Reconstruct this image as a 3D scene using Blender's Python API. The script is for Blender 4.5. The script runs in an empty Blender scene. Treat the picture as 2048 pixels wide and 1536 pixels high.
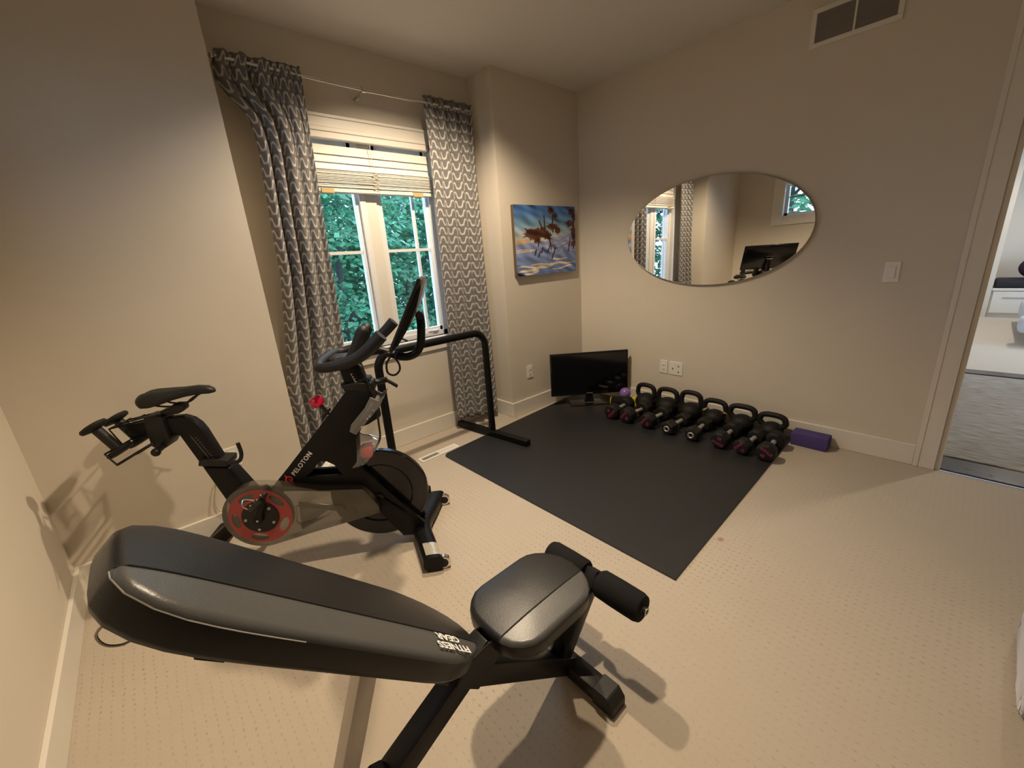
import bpy, bmesh, math, random
import numpy as np
from mathutils import Vector, Matrix
random.seed(7); rng = np.random.default_rng(7)
D = bpy.data; SC = bpy.context.scene; COL = SC.collection
PI = math.pi

# ------------------------------------------------------------------ camera
cam_data = D.cameras.new('camera'); cam = D.objects.new('camera', cam_data); COL.objects.link(cam)
cam_data.sensor_width = 36.0; cam_data.lens = 823.87 * 36.0 / 2048.0
cam_data.clip_start = 0.02; cam_data.clip_end = 200
R2, U2, FW = Vector((0.7360, -0.6731, -0.0678)), Vector((0.2445, 0.1713, 0.9544)), Vector((0.6308, 0.7194, -0.2909))
yaw, pit, rol = 0.7197, -0.2951, -0.0711
FW = Vector((math.sin(yaw)*math.cos(pit), math.cos(yaw)*math.cos(pit), math.sin(pit)))
R1 = Vector((math.cos(yaw), -math.sin(yaw), 0)); U1 = R1.cross(FW)
R2 = R1*math.cos(rol) + U1*math.sin(rol); U2 = U1*math.cos(rol) - R1*math.sin(rol)
CAM = Vector((-3.232, -2.577, 1.3505))
M = Matrix((R2, U2, -FW)).transposed().to_4x4(); M.translation = CAM
cam.matrix_world = M
SC.camera = cam

# ------------------------------------------------------------------ world, lamps, exposure
SC.view_settings.view_transform = 'Standard'; SC.view_settings.look = 'None'
SC.view_settings.exposure = 0.22; SC.view_settings.gamma = 1.0; SC.view_settings.use_curve_mapping = False
SC.cycles.use_denoising = True
SC.cycles.max_bounces = 10; SC.cycles.diffuse_bounces = 6; SC.cycles.transparent_max_bounces = 16
SC.cycles.sample_clamp_indirect = 6.0
world = D.worlds.new('overcast_sky'); SC.world = world; world.use_nodes = True
bg = world.node_tree.nodes['Background']; bg.inputs['Color'].default_value = (0.42, 0.66, 1.0, 1); bg.inputs['Strength'].default_value = 7.0

def spot(name, loc, aim, power, color, angle, blend, radius):
    l = D.lights.new(name, 'SPOT'); l.energy = power; l.color = color
    l.spot_size = math.radians(angle); l.spot_blend = blend; l.shadow_soft_size = radius
    o = D.objects.new(name, l); COL.objects.link(o); o.location = loc
    o.rotation_euler = (Vector(aim) - Vector(loc)).to_track_quat('-Z', 'Y').to_euler()
    return o
WARM = (1.0, 0.80, 0.56)
spot('ceiling_spot', (-2.30, -1.52, 2.64), (-2.85, -1.50, 0.0), 140, WARM, 104, 1.0, 0.035)
spot('ceiling_spot', (-1.75, -0.70, 2.64), (-1.72, -0.36, 0.6), 135, WARM, 130, 0.6, 0.035)
spot('rear_fill_spot', (-1.7, -3.6, 2.62), (-1.7, -3.5, 0.0), 6, WARM, 140, 0.5, 0.05)  # unseen weak lamp added behind the camera as general fill
spot('hall_spot', (1.35, -3.3, 2.62), (1.2, -3.2, 0.0), 60, (1.0, 0.86, 0.70), 140, 0.6, 0.05)
spot('bedroom_spot', (4.9, -3.3, 2.62), (5.2, -3.2, 0.0), 90, (1.0, 0.86, 0.70), 150, 0.6, 0.06)
def area(name, loc, rot, sx, sy, power, color, portal=False):
    l = D.lights.new(name, 'AREA'); l.shape = 'RECTANGLE'; l.size = sx; l.size_y = sy
    l.energy = power; l.color = color
    o = D.objects.new(name, l); COL.objects.link(o); o.location = loc; o.rotation_euler = rot
    if portal: l.cycles.is_portal = True
    return o
# the sky comes in through these openings (portals only guide the sampling of the sky)
area('sky_portal', (-1.85, 0.46, 1.50), (math.radians(-90), 0, 0), 1.0, 1.5, 1, (1, 1, 1), True)
area('sky_portal', (-3.93, -1.02, 1.95), (0, math.radians(-90), 0), 0.8, 1.0, 1, (1, 1, 1), True)
area('sky_portal', (4.6, -6.1, 1.45), (math.radians(90), 0, 0), 2.2, 1.6, 1, (1, 1, 1), True)

# ------------------------------------------------------------------ materials
def nmat(name):
    m = D.materials.new(name); m.use_nodes = True
    nt = m.node_tree; b = nt.nodes['Principled BSDF']
    return m, nt, b
def N(nt, kind, **kw):
    n = nt.nodes.new(kind)
    for k, v in kw.items(): setattr(n, k, v)
    return n
def math_node(nt, op, a, b=None, clamp=False):
    n = nt.nodes.new('ShaderNodeMath'); n.operation = op; n.use_clamp = clamp
    for i, v in enumerate((a, b)):
        if v is None: continue
        if isinstance(v, (int, float)): n.inputs[i].default_value = v
        else: nt.links.new(v, n.inputs[i])
    return n.outputs[0]
def mat(name, col, rough=0.5, metal=0.0, spec=0.5, var=0.06, scale=60, bump=0.0, bscale=None, coat=0.0, sheen=0.0, trans=0.0, alpha=None):
    m, nt, b = nmat(name)
    b.inputs['Roughness'].default_value = rough; b.inputs['Metallic'].default_value = metal
    b.inputs['Specular IOR Level'].default_value = spec
    if coat: b.inputs['Coat Weight'].default_value = coat; b.inputs['Coat Roughness'].default_value = 0.15
    if sheen: b.inputs['Sheen Weight'].default_value = sheen
    if trans: b.inputs['Transmission Weight'].default_value = trans
    tc = N(nt, 'ShaderNodeTexCoord'); no = N(nt, 'ShaderNodeTexNoise')
    no.inputs['Scale'].default_value = scale; no.inputs['Detail'].default_value = 3
    nt.links.new(tc.outputs['Object'], no.inputs['Vector'])
    mx = N(nt, 'ShaderNodeMix', data_type='RGBA')
    c0 = [max(0, c*(1-var)) for c in col]; c1 = [min(1, c*(1+var)) for c in col]
    mx.inputs[6].default_value = (*c0, 1); mx.inputs[7].default_value = (*c1, 1)
    nt.links.new(no.outputs['Fac'], mx.inputs[0]); nt.links.new(mx.outputs[2], b.inputs['Base Color'])
    if bump:
        bp = N(nt, 'ShaderNodeBump'); bp.inputs['Strength'].default_value = bump; bp.inputs['Distance'].default_value = 0.002
        n2 = N(nt, 'ShaderNodeTexNoise'); n2.inputs['Scale'].default_value = bscale or scale*4; n2.inputs['Detail'].default_value = 4
        nt.links.new(tc.outputs['Object'], n2.inputs['Vector']); nt.links.new(n2.outputs['Fac'], bp.inputs['Height'])
        nt.links.new(bp.outputs['Normal'], b.inputs['Normal'])
    return m
def see_through(name, tint, opacity, rough=0.1, gloss=0.08):
    m = D.materials.new(name); m.use_nodes = True; nt = m.node_tree; nt.nodes.clear()
    out = N(nt, 'ShaderNodeOutputMaterial'); tr = N(nt, 'ShaderNodeBsdfTransparent'); gl = N(nt, 'ShaderNodeBsdfGlossy')
    df = N(nt, 'ShaderNodeBsdfPrincipled'); df.inputs['Base Color'].default_value = (*tint, 1); df.inputs['Roughness'].default_value = rough
    gl.inputs['Roughness'].default_value = rough; fr = N(nt, 'ShaderNodeFresnel'); fr.inputs['IOR'].default_value = 1.45
    m1 = N(nt, 'ShaderNodeMixShader'); m1.inputs[0].default_value = opacity
    nt.links.new(tr.outputs[0], m1.inputs[1]); nt.links.new(df.outputs[0], m1.inputs[2])
    m2 = N(nt, 'ShaderNodeMixShader'); nt.links.new(math_node(nt, 'MULTIPLY', fr.outputs[0], gloss*10, True), m2.inputs[0])
    nt.links.new(m1.outputs[0], m2.inputs[1]); nt.links.new(gl.outputs[0], m2.inputs[2]); nt.links.new(m2.outputs[0], out.inputs[0])
    return m

MT = {}
MT['wall'] = mat('wall_paint', (0.66, 0.60, 0.51), 0.85, spec=0.2, var=0.02, scale=8, bump=0.05, bscale=420)
MT['ceil'] = mat('ceiling_paint', (0.70, 0.67, 0.63), 0.9, spec=0.1, var=0.02, scale=30, bump=0.12, bscale=260)
MT['trim'] = mat('white_trim_paint', (0.74, 0.70, 0.63), 0.4, var=0.02, scale=10)
MT['winwhite'] = mat('white_window_vinyl', (0.78, 0.78, 0.78), 0.35, var=0.02)
MT['plate'] = mat('white_plate_plastic', (0.80, 0.78, 0.73), 0.35, var=0.01)
MT['black'] = mat('black_plastic', (0.008, 0.0075, 0.0075), 0.45, spec=0.35, var=0.2)
MT['gloss'] = mat('glossy_black', (0.008, 0.008, 0.009), 0.18, var=0.1)
MT['frame'] = mat('satin_black_frame', (0.0045, 0.0042, 0.0042), 0.42, spec=0.22, var=0.15, bump=0.06, bscale=500)
MT['rubber'] = mat('black_rubber_grip', (0.013, 0.0125, 0.012), 0.5, spec=0.35, var=0.15, bump=0.1, bscale=700)
MT['matm'] = mat('black_mat_rubber', (0.016, 0.0165, 0.019), 0.5, spec=0.45, var=0.15, scale=120, bump=0.25, bscale=500)
MT['chrome'] = mat('chrome', (0.75, 0.74, 0.72), 0.12, metal=1.0, var=0.02)
MT['steel'] = mat('brushed_silver_steel', (0.52, 0.49, 0.46), 0.42, metal=0.8, var=0.05)
MT['handle'] = mat('knurled_chrome_handle', (0.55, 0.53, 0.48), 0.38, metal=0.55, var=0.1, bump=0.3, bscale=900)
MT['nickel'] = mat('brushed_nickel', (0.60, 0.58, 0.55), 0.25, metal=1.0, var=0.03)
MT['vinyl'] = mat('black_vinyl', (0.012, 0.0115, 0.012), 0.36, spec=0.4, var=0.12, bump=0.14, bscale=260)
MT['greyvinyl'] = mat('grey_vinyl', (0.085, 0.085, 0.083), 0.33, var=0.08, bump=0.14, bscale=260)
MT['stitch'] = mat('pale_stitching', (0.45, 0.43, 0.40), 0.7)
MT['darkstitch'] = mat('dark_piping', (0.006, 0.006, 0.006), 0.6)
MT['benchframe'] = mat('bench_powder_coat', (0.011, 0.010, 0.010), 0.38, spec=0.35, var=0.15, bump=0.08, bscale=600)
MT['foam'] = mat('black_foam', (0.010, 0.010, 0.010), 0.9, spec=0.2, bump=0.3, bscale=500)
MT['white'] = mat('white_print', (0.85, 0.85, 0.83), 0.6, var=0.01)
MT['pink'] = mat('pink_print', (0.36, 0.035, 0.11), 0.6, var=0.03)
MT['redlogo'] = mat('red_print', (0.72, 0.05, 0.05), 0.6, var=0.03)
MT['redknob'] = mat('red_knob_plastic', (0.75, 0.008, 0.05), 0.2, var=0.05, coat=0.6)
MT['redring'] = mat('red_sprocket', (0.34, 0.05, 0.045), 0.5, var=0.1)
MT['guard'] = see_through('smoked_clear_guard', (0.085, 0.072, 0.048), 0.52, 0.22, 0.10)
MT['clear'] = see_through('smoky_clear_plastic', (0.30, 0.29, 0.28), 0.34, 0.12, 0.12)
MT['greyplastic'] = mat('grey_plastic', (0.17, 0.165, 0.16), 0.4, var=0.05)
MT['iron'] = mat('black_cast_iron', (0.010, 0.0095, 0.009), 0.6, spec=0.3, var=0.25, bump=0.35, bscale=240)
MT['yellow'] = mat('pale_yellow_paint', (0.50, 0.42, 0.10), 0.6)
MT['yellow2'] = mat('bright_yellow_foam', (0.62, 0.52, 0.01), 0.7, bump=0.3, bscale=150)
MT['purple'] = mat('purple_foam', (0.085, 0.06, 0.20), 0.85, spec=0.2, bump=0.25, bscale=300)
MT['lilac'] = mat('lilac_ball', (0.25, 0.16, 0.46), 0.18, var=0.08, scale=30)
MT['screen'] = mat('dark_screen_glass', (0.004, 0.004, 0.005), 0.08, var=0.05)
MT['sticker'] = mat('silver_sticker', (0.70, 0.66, 0.55), 0.25, metal=0.5, var=0.03)
MT['paperline'] = mat('sticker_print', (0.55, 0.50, 0.38), 0.5)
MT['wood'] = mat('dark_hardwood', (0.065, 0.048, 0.042), 0.22, var=0.25, scale=18)
MT['ventdark'] = mat('vent_shadow', (0.03, 0.028, 0.026), 0.8)
MT['ventslat'] = mat('vent_slat_paint', (0.30, 0.27, 0.24), 0.6)
MT['blind'] = mat('blind_slat_white', (0.76, 0.71, 0.64), 0.45, var=0.02)
MT['tan'] = mat('tan_clip', (0.50, 0.37, 0.17), 0.6)
MT['cord'] = mat('cream_cord', (0.60, 0.54, 0.42), 0.7)
MT['canvas'] = mat('brown_canvas_edge', (0.10, 0.065, 0.035), 0.8)
MT['bag'] = mat('white_plastic_bag', (0.75, 0.73, 0.70), 0.35, var=0.03)
MT['fluff'] = mat('white_plush', (0.72, 0.72, 0.76), 0.95, spec=0.1, var=0.08, scale=90, bump=0.9, bscale=160)
MT['cushion'] = mat('charcoal_cushion', (0.018, 0.018, 0.024), 0.8)
MT['darkred'] = mat('dark_plum_cloth', (0.03, 0.012, 0.03), 0.8)
MT['bedding'] = mat('pale_blue_bedding', (0.62, 0.68, 0.80), 0.8, var=0.1, scale=14)
MT['bedcarpet'] = mat('bedroom_carpet', (0.62, 0.56, 0.48), 0.95, spec=0.1, bump=0.4, bscale=300)
MT['bark'] = mat('bark', (0.045, 0.04, 0.035), 0.9, bump=0.5, bscale=20)
MT['ground'] = mat('outdoor_ground', (0.05, 0.09, 0.04), 0.95)
MT['glass'] = see_through('window_glass', (0.8, 0.9, 0.95), 0.0, 0.0, 0.06)

def mirror_mat():
    m, nt, b = nmat('mirror_glass'); b.inputs['Metallic'].default_value = 1; b.inputs['Roughness'].default_value = 0.0
    b.inputs['Base Color'].default_value = (0.86, 0.86, 0.84, 1); return m
MT['mirror'] = mirror_mat()

def carpet_mat():
    m, nt, b = nmat('dimpled_beige_carpet')
    b.inputs['Roughness'].default_value = 0.95; b.inputs['Specular IOR Level'].default_value = 0.1
    b.inputs['Sheen Weight'].default_value = 0.15
    tc = N(nt, 'ShaderNodeTexCoord'); sx = N(nt, 'ShaderNodeSeparateXYZ')
    wob = N(nt, 'ShaderNodeTexNoise'); wob.inputs['Scale'].default_value = 14; wob.inputs['Detail'].default_value = 2
    nt.links.new(tc.outputs['Object'], wob.inputs['Vector'])
    sub = N(nt, 'ShaderNodeVectorMath', operation='MULTIPLY_ADD')
    nt.links.new(wob.outputs['Color'], sub.inputs[0]); sub.inputs[1].default_value = (0.022, 0.022, 0); nt.links.new(tc.outputs['Object'], sub.inputs[2])
    nt.links.new(sub.outputs[0], sx.inputs[0])
    def cell(o, p):
        f = math_node(nt, 'FRACT', math_node(nt, 'DIVIDE', o, p)); return math_node(nt, 'MULTIPLY', math_node(nt, 'SUBTRACT', f, 0.5), p)
    dx = cell(sx.outputs[0], 0.0285); dy = cell(sx.outputs[1], 0.0245)
    ax = math_node(nt, 'DIVIDE', dx, 0.0036); ay = math_node(nt, 'DIVIDE', dy, 0.0068)
    d = math_node(nt, 'SQRT', math_node(nt, 'ADD', math_node(nt, 'MULTIPLY', ax, ax), math_node(nt, 'MULTIPLY', ay, ay)))
    big = N(nt, 'ShaderNodeTexNoise'); big.inputs['Scale'].default_value = 30; nt.links.new(tc.outputs['Object'], big.inputs['Vector'])
    dim = math_node(nt, 'SUBTRACT', 1.25, d, True)
    grad = N(nt, 'ShaderNodeTexNoise'); grad.inputs['Scale'].default_value = 55; nt.links.new(tc.outputs['Object'], grad.inputs['Vector'])
    wear = N(nt, 'ShaderNodeTexNoise'); wear.inputs['Scale'].default_value = 1.6; nt.links.new(tc.outputs['Object'], wear.inputs['Vector'])
    k1 = math_node(nt, 'MULTIPLY', math_node(nt, 'SUBTRACT', grad.outputs['Fac'], 0.28), 2.6, True)
    k2 = math_node(nt, 'MULTIPLY', math_node(nt, 'SUBTRACT', wear.outputs['Fac'], 0.22), 1.9, True)
    dim = math_node(nt, 'MULTIPLY', dim, math_node(nt, 'MULTIPLY', k1, k2), True)
    fib = N(nt, 'ShaderNodeTexNoise'); fib.inputs['Scale'].default_value = 420; fib.inputs['Detail'].default_value = 3
    nt.links.new(tc.outputs['Object'], fib.inputs['Vector'])
    patch = N(nt, 'ShaderNodeTexNoise'); patch.inputs['Scale'].default_value = 3.2; patch.inputs['Detail'].default_value = 3
    nt.links.new(tc.outputs['Object'], patch.inputs['Vector'])
    base = N(nt, 'ShaderNodeMix', data_type='RGBA'); base.inputs[6].default_value = (0.44, 0.375, 0.30, 1); base.inputs[7].default_value = (0.53, 0.465, 0.385, 1)
    nt.links.new(math_node(nt, 'MULTIPLY', math_node(nt, 'ADD', fib.outputs['Fac'], patch.outputs['Fac']), 0.5), base.inputs[0])
    dk = N(nt, 'ShaderNodeMix', data_type='RGBA'); dk.inputs[7].default_value = (0.20, 0.165, 0.13, 1)
    nt.links.new(base.outputs[2], dk.inputs[6]); nt.links.new(math_node(nt, 'MULTIPLY', dim, 0.72), dk.inputs[0])
    # an old rust-coloured spill beside the mat
    sep = N(nt, 'ShaderNodeSeparateXYZ'); nt.links.new(tc.outputs['Object'], sep.inputs[0])
    ex = math_node(nt, 'DIVIDE', math_node(nt, 'ADD', sep.outputs[0], 1.436), 0.018); ey = math_node(nt, 'DIVIDE', math_node(nt, 'ADD', sep.outputs[1], 1.958), 0.016)
    e = math_node(nt, 'SQRT', math_node(nt, 'ADD', math_node(nt, 'MULTIPLY', ex, ex), math_node(nt, 'MULTIPLY', ey, ey)))
    st = N(nt, 'ShaderNodeMix', data_type='RGBA'); st.inputs[7].default_value = (0.33, 0.15, 0.07, 1)
    nt.links.new(dk.outputs[2], st.inputs[6]); nt.links.new(math_node(nt, 'MULTIPLY', math_node(nt, 'SUBTRACT', 1.3, e, True), 0.8, True), st.inputs[0])
    nt.links.new(st.outputs[2], b.inputs['Base Color'])
    h = math_node(nt, 'SUBTRACT', math_node(nt, 'MULTIPLY', fib.outputs['Fac'], 0.5), dim)
    bp = N(nt, 'ShaderNodeBump'); bp.inputs['Strength'].default_value = 0.55; bp.inputs['Distance'].default_value = 0.005
    nt.links.new(h, bp.inputs['Height']); nt.links.new(bp.outputs['Normal'], b.inputs['Normal'])
    return m
MT['carpet'] = carpet_mat()

def rug_mat():
    m, nt, b = nmat('grey_woven_hall_rug'); b.inputs['Roughness'].default_value = 0.95; b.inputs['Specular IOR Level'].default_value = 0.1
    tc = N(nt, 'ShaderNodeTexCoord'); mp = N(nt, 'ShaderNodeMapping'); mp.inputs['Scale'].default_value = (70, 9, 1)
    nt.links.new(tc.outputs['Object'], mp.inputs[0]); no = N(nt, 'ShaderNodeTexNoise'); no.inputs['Scale'].default_value = 1; no.inputs['Detail'].default_value = 4
    nt.links.new(mp.outputs[0], no.inputs['Vector'])
    r = N(nt, 'ShaderNodeValToRGB'); r.color_ramp.elements[0].position = 0.3; r.color_ramp.elements[0].color = (0.26, 0.24, 0.21, 1)
    r.color_ramp.elements[1].position = 0.7; r.color_ramp.elements[1].color = (0.50, 0.47, 0.43, 1)
    nt.links.new(no.outputs['Fac'], r.inputs[0]); nt.links.new(r.outputs[0], b.inputs['Base Color'])
    bp = N(nt, 'ShaderNodeBump'); bp.inputs['Strength'].default_value = 0.6; bp.inputs['Distance'].default_value = 0.006
    nt.links.new(no.outputs['Fac'], bp.inputs['Height']); nt.links.new(bp.outputs['Normal'], b.inputs['Normal'])
    return m
MT['rug'] = rug_mat()

def curtain_mat():
    m, nt, b = nmat('grey_meander_curtain_fabric'); b.inputs['Roughness'].default_value = 0.9; b.inputs['Specular IOR Level'].default_value = 0.15
    b.inputs['Sheen Weight'].default_value = 0.2
    uv = N(nt, 'ShaderNodeUVMap'); sp = N(nt, 'ShaderNodeSeparateXYZ'); nt.links.new(uv.outputs[0], sp.inputs[0])
    u, v = sp.outputs[0], sp.outputs[1]
    per, row, amp, pw = 0.054, 0.064, 0.0215, 0.62
    k = 2*PI/per
    s = math_node(nt, 'SINE', math_node(nt, 'MULTIPLY', u, k)); c = math_node(nt, 'COSINE', math_node(nt, 'MULTIPLY', u, k))
    sq = math_node(nt, 'MULTIPLY', math_node(nt, 'SIGN', s), math_node(nt, 'POWER', math_node(nt, 'ABSOLUTE', s), pw))
    der = math_node(nt, 'MULTIPLY', math_node(nt, 'MULTIPLY', math_node(nt, 'ABSOLUTE', c), amp*k*pw), math_node(nt, 'POWER', math_node(nt, 'MAXIMUM', math_node(nt, 'ABSOLUTE', s), 0.12), pw-1))
    slope = math_node(nt, 'SQRT', math_node(nt, 'ADD', 1.0, math_node(nt, 'POWER', math_node(nt, 'MULTIPLY', der, 0.8), 2.0)))
    def band(off, w):
        t = math_node(nt, 'ADD', math_node(nt, 'SUBTRACT', v, math_node(nt, 'MULTIPLY', sq, amp)), off)
        f = math_node(nt, 'SUBTRACT', math_node(nt, 'FRACT', math_node(nt, 'DIVIDE', t, row)), 0.5)
        dd = math_node(nt, 'DIVIDE', math_node(nt, 'MULTIPLY', math_node(nt, 'ABSOLUTE', f), row), slope)
        return math_node(nt, 'MULTIPLY', math_node(nt, 'SUBTRACT', w, dd), 1/0.0022, True)
    wide = band(0.0, 0.0068); thin = band(row/2, 0.0016)
    fine = N(nt, 'ShaderNodeTexNoise'); fine.inputs['Scale'].default_value = 900; nt.links.new(uv.outputs[0], fine.inputs['Vector'])
    m1 = N(nt, 'ShaderNodeMix', data_type='RGBA'); m1.inputs[6].default_value = (0.19, 0.18, 0.178, 1); m1.inputs[7].default_value = (0.56, 0.54, 0.51, 1)
    nt.links.new(wide, m1.inputs[0])
    m2 = N(nt, 'ShaderNodeMix', data_type='RGBA'); m2.inputs[7].default_value = (0.075, 0.068, 0.065, 1); nt.links.new(m1.outputs[2], m2.inputs[6]); nt.links.new(math_node(nt, 'MULTIPLY', thin, 0.85), m2.inputs[0])
    m3 = N(nt, 'ShaderNodeMix', data_type='RGBA', blend_type='MULTIPLY'); m3.inputs[0].default_value = 0.35
    nt.links.new(m2.outputs[2], m3.inputs[6]); nt.links.new(fine.outputs['Color'], m3.inputs[7]); nt.links.new(m3.outputs[2], b.inputs['Base Color'])
    return m
MT['curtain'] = curtain_mat()

def vcol_mat(name, rough=0.6, trans=0.0):
    m, nt, b = nmat(name); b.inputs['Roughness'].default_value = rough; b.inputs['Specular IOR Level'].default_value = 0.25
    a = N(nt, 'ShaderNodeVertexColor'); a.layer_name = 'tint'; nt.links.new(a.outputs[0], b.inputs['Base Color'])
    if trans:
        t = N(nt, 'ShaderNodeBsdfTranslucent'); nt.links.new(a.outputs[0], t.inputs[0]); mx = N(nt, 'ShaderNodeMixShader'); mx.inputs[0].default_value = trans
        out = nt.nodes['Material Output']; nt.links.new(b.outputs[0], mx.inputs[1]); nt.links.new(t.outputs[0], mx.inputs[2]); nt.links.new(mx.outputs[0], out.inputs[0])
    return m
MT['leaf'] = vcol_mat('leaf_green', 0.5, 0.35)
MT['paint'] = vcol_mat('oil_paint', 0.55)

# ------------------------------------------------------------------ geometry helpers
def smooth_path(pts, n=6, closed=False):
    P = [Vector(p) for p in pts]; L = len(P); out = []
    rngi = range(L) if closed else range(L-1)
    for i in rngi:
        if closed: a, b, c, d = P[(i-1) % L], P[i], P[(i+1) % L], P[(i+2) % L]
        else: a, b, c, d = P[max(i-1, 0)], P[i], P[i+1], P[min(i+2, L-1)]
        for j in range(n):
            t = j/n; t2, t3 = t*t, t*t*t
            out.append(0.5*((2*b) + (c-a)*t + (2*a-5*b+4*c-d)*t2 + (-a+3*b-3*c+d)*t3))
    if not closed: out.append(P[-1])
    return out
class G:
    def __init__(self): self.v = []; self.f = []
    def add(self, v, f):
        o = len(self.v); self.v += [tuple(x) for x in v]; self.f += [tuple(i+o for i in q) for q in f]; return self
    def box(self, lo, hi, mtx=None):
        x0, y0, z0 = lo; x1, y1, z1 = hi
        v = [(x0,y0,z0),(x1,y0,z0),(x1,y1,z0),(x0,y1,z0),(x0,y0,z1),(x1,y0,z1),(x1,y1,z1),(x0,y1,z1)]
        if mtx: v = [mtx @ Vector(p) for p in v]
        return self.add(v, [(0,3,2,1),(4,5,6,7),(0,1,5,4),(1,2,6,5),(2,3,7,6),(3,0,4,7)])
    def tube(self, path, r, n=10, caps=True, closed=False, scale2=1.0):
        P = [Vector(p) for p in path]; L = len(P); R = r if isinstance(r, (list, tuple)) else [r]*L
        T = []
        for i in range(L):
            if closed: t = P[(i+1) % L] - P[i-1]
            else: t = P[min(i+1, L-1)] - P[max(i-1, 0)]
            T.append(t.normalized() if t.length > 1e-9 else Vector((0,0,1)))
        up = Vector((0,0,1)) if abs(T[0].z) < 0.9 else Vector((0,1,0))
        nrm = (up - T[0]*up.dot(T[0])).normalized(); v = []
        for i in range(L):
            nrm = (nrm - T[i]*nrm.dot(T[i])).normalized(); bi = T[i].cross(nrm)
            for j in range(n):
                a = 2*PI*j/n; v.append(P[i] + nrm*math.cos(a)*R[i]*scale2 + bi*math.sin(a)*R[i])
        f = []
        for i in range(L if closed else L-1):
            i2 = (i+1) % L
            for j in range(n): f.append((i*n+j, i*n+(j+1) % n, i2*n+(j+1) % n, i2*n+j))
        if caps and not closed:
            f.append(tuple(reversed(range(n)))); f.append(tuple((L-1)*n+j for j in range(n)))
        return self.add(v, f)
    def beam(self, a, b, w, h, side=(0,1,0)):
        """square bar from a to b: w across `side`, h across the third axis"""
        a, b = Vector(a), Vector(b); t = (b-a).normalized(); s = Vector(side); s = (s - t*s.dot(t)).normalized(); u = t.cross(s)
        v = [p + s*(i*w/2) + u*(j*h/2) for p in (a, b) for i, j in ((-1,-1),(1,-1),(1,1),(-1,1))]
        return self.add(v, [(0,1,2,3),(7,6,5,4),(0,4,5,1),(1,5,6,2),(2,6,7,3),(3,7,4,0)])
    def lathe(self, prof, n=24, o=(0,0,0), axis='z', mtx=None):
        v = []; o = Vector(o)
        for r, z in prof:
            for j in range(n):
                a = 2*PI*j/n; c, s = r*math.cos(a), r*math.sin(a)
                p = {'z': (c, s, z), 'x': (z, c, s), 'y': (s, z, c)}[axis]; v.append(o + Vector(p))
        if mtx: v = [mtx @ p for p in v]
        f = []; L = len(prof)
        for i in range(L-1):
            for j in range(n): f.append((i*n+j, i*n+(j+1) % n, (i+1)*n+(j+1) % n, (i+1)*n+j))
        f.append(tuple(reversed(range(n)))); f.append(tuple((L-1)*n+j for j in range(n)))
        return self.add(v, f)
    def prism(self, poly, a, b, axis='y'):
        """2-D outline extruded from a to b along an axis; y: poly=(x,z), z: (x,y), x: (y,z)"""
        mk = {'y': lambda p, t: (p[0], t, p[1]), 'z': lambda p, t: (p[0], p[1], t), 'x': lambda p, t: (t, p[0], p[1])}[axis]
        n = len(poly); v = [mk(p, a) for p in poly] + [mk(p, b) for p in poly]
        f = [tuple(range(n)), tuple(reversed(range(n, 2*n)))] + [(i, n+i, n+(i+1) % n, (i+1) % n) for i in range(n)]
        return self.add(v, f)
    def holed(self, outer, holes, a, b, axis='y'):
        """outline with holes, extruded"""
        mk = {'y': lambda p, t: (p[0], t, p[1]), 'z': lambda p, t: (p[0], p[1], t), 'x': lambda p, t: (t, p[0], p[1])}[axis]
        from mathutils.geometry import tessellate_polygon
        loops = [outer] + holes; tris = tessellate_polygon([[Vector((p[0], p[1], 0)) for p in l] for l in loops])
        flat = [p for l in loops for p in l]; n = len(flat)
        v = [mk(p, a) for p in flat] + [mk(p, b) for p in flat]
        f = [tuple(t) for t in tris] + [tuple(n+i for i in reversed(t)) for t in tris]; k = 0
        for l in loops:
            m_ = len(l)
            for i in range(m_): f.append((k+i, n+k+i, n+k+(i+1) % m_, k+(i+1) % m_))
            k += m_
        return self.add(v, f)
    def sphere(self, c, r, seg=20, rings=12):
        rx, ry, rz = r if isinstance(r, (tuple, list)) else (r, r, r)
        prof = [(math.sin(PI*i/rings), -math.cos(PI*i/rings)) for i in range(1, rings)]
        g = G(); g.lathe(prof, seg); return self.add([(c[0]+x*rx, c[1]+y*ry, c[2]+z*rz) for x, y, z in g.v], g.f)
    def obj(self, name, m, parent=None, bevel=0.0, seg=2, smooth=True, angle=35, sub=0):
        me = D.meshes.new(name); me.from_pydata(self.v, [], self.f)
        bm = bmesh.new(); bm.from_mesh(me)
        bmesh.ops.recalc_face_normals(bm, faces=bm.faces)
        if bevel:
            es = [e for e in bm.edges if len(e.link_faces) == 2 and e.calc_face_angle(0) > math.radians(30)]
            bmesh.ops.bevel(bm, geom=es, offset=bevel, segments=seg, profile=0.5, affect='EDGES', clamp_overlap=True)
        if sub: bmesh.ops.subdivide_edges(bm, edges=bm.edges, cuts=sub, use_grid_fill=True)
        bm.to_mesh(me); bm.free()
        return link(name, me, m, parent, smooth, angle)
def link(name, me, m, parent=None, smooth=True, angle=35):
    if m is not None and not me.materials: me.materials.append(MT[m] if isinstance(m, str) else m)
    if smooth:
        me.polygons.foreach_set('use_smooth', [True]*len(me.polygons)); me.set_sharp_from_angle(angle=math.radians(angle))
    o = D.objects.new(name, me); COL.objects.link(o)
    if parent: o.parent = parent
    return o
def tag(o, label, cat, group=None):
    o['label'] = label; o['category'] = cat
    if group: o['group'] = group
    return o
def thing(name, label, cat, loc=(0,0,0), rz=0.0, group=None):
    o = D.objects.new(name, None); COL.objects.link(o); o.location = loc; o.rotation_euler = (0, 0, rz); o.empty_display_size = 0.1
    return tag(o, label, cat, group)
def struct(o, label=None):
    o['kind'] = 'structure'
    if label: o['label'] = label
    return o
def stuff(o): o['kind'] = 'stuff'; return o
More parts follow.
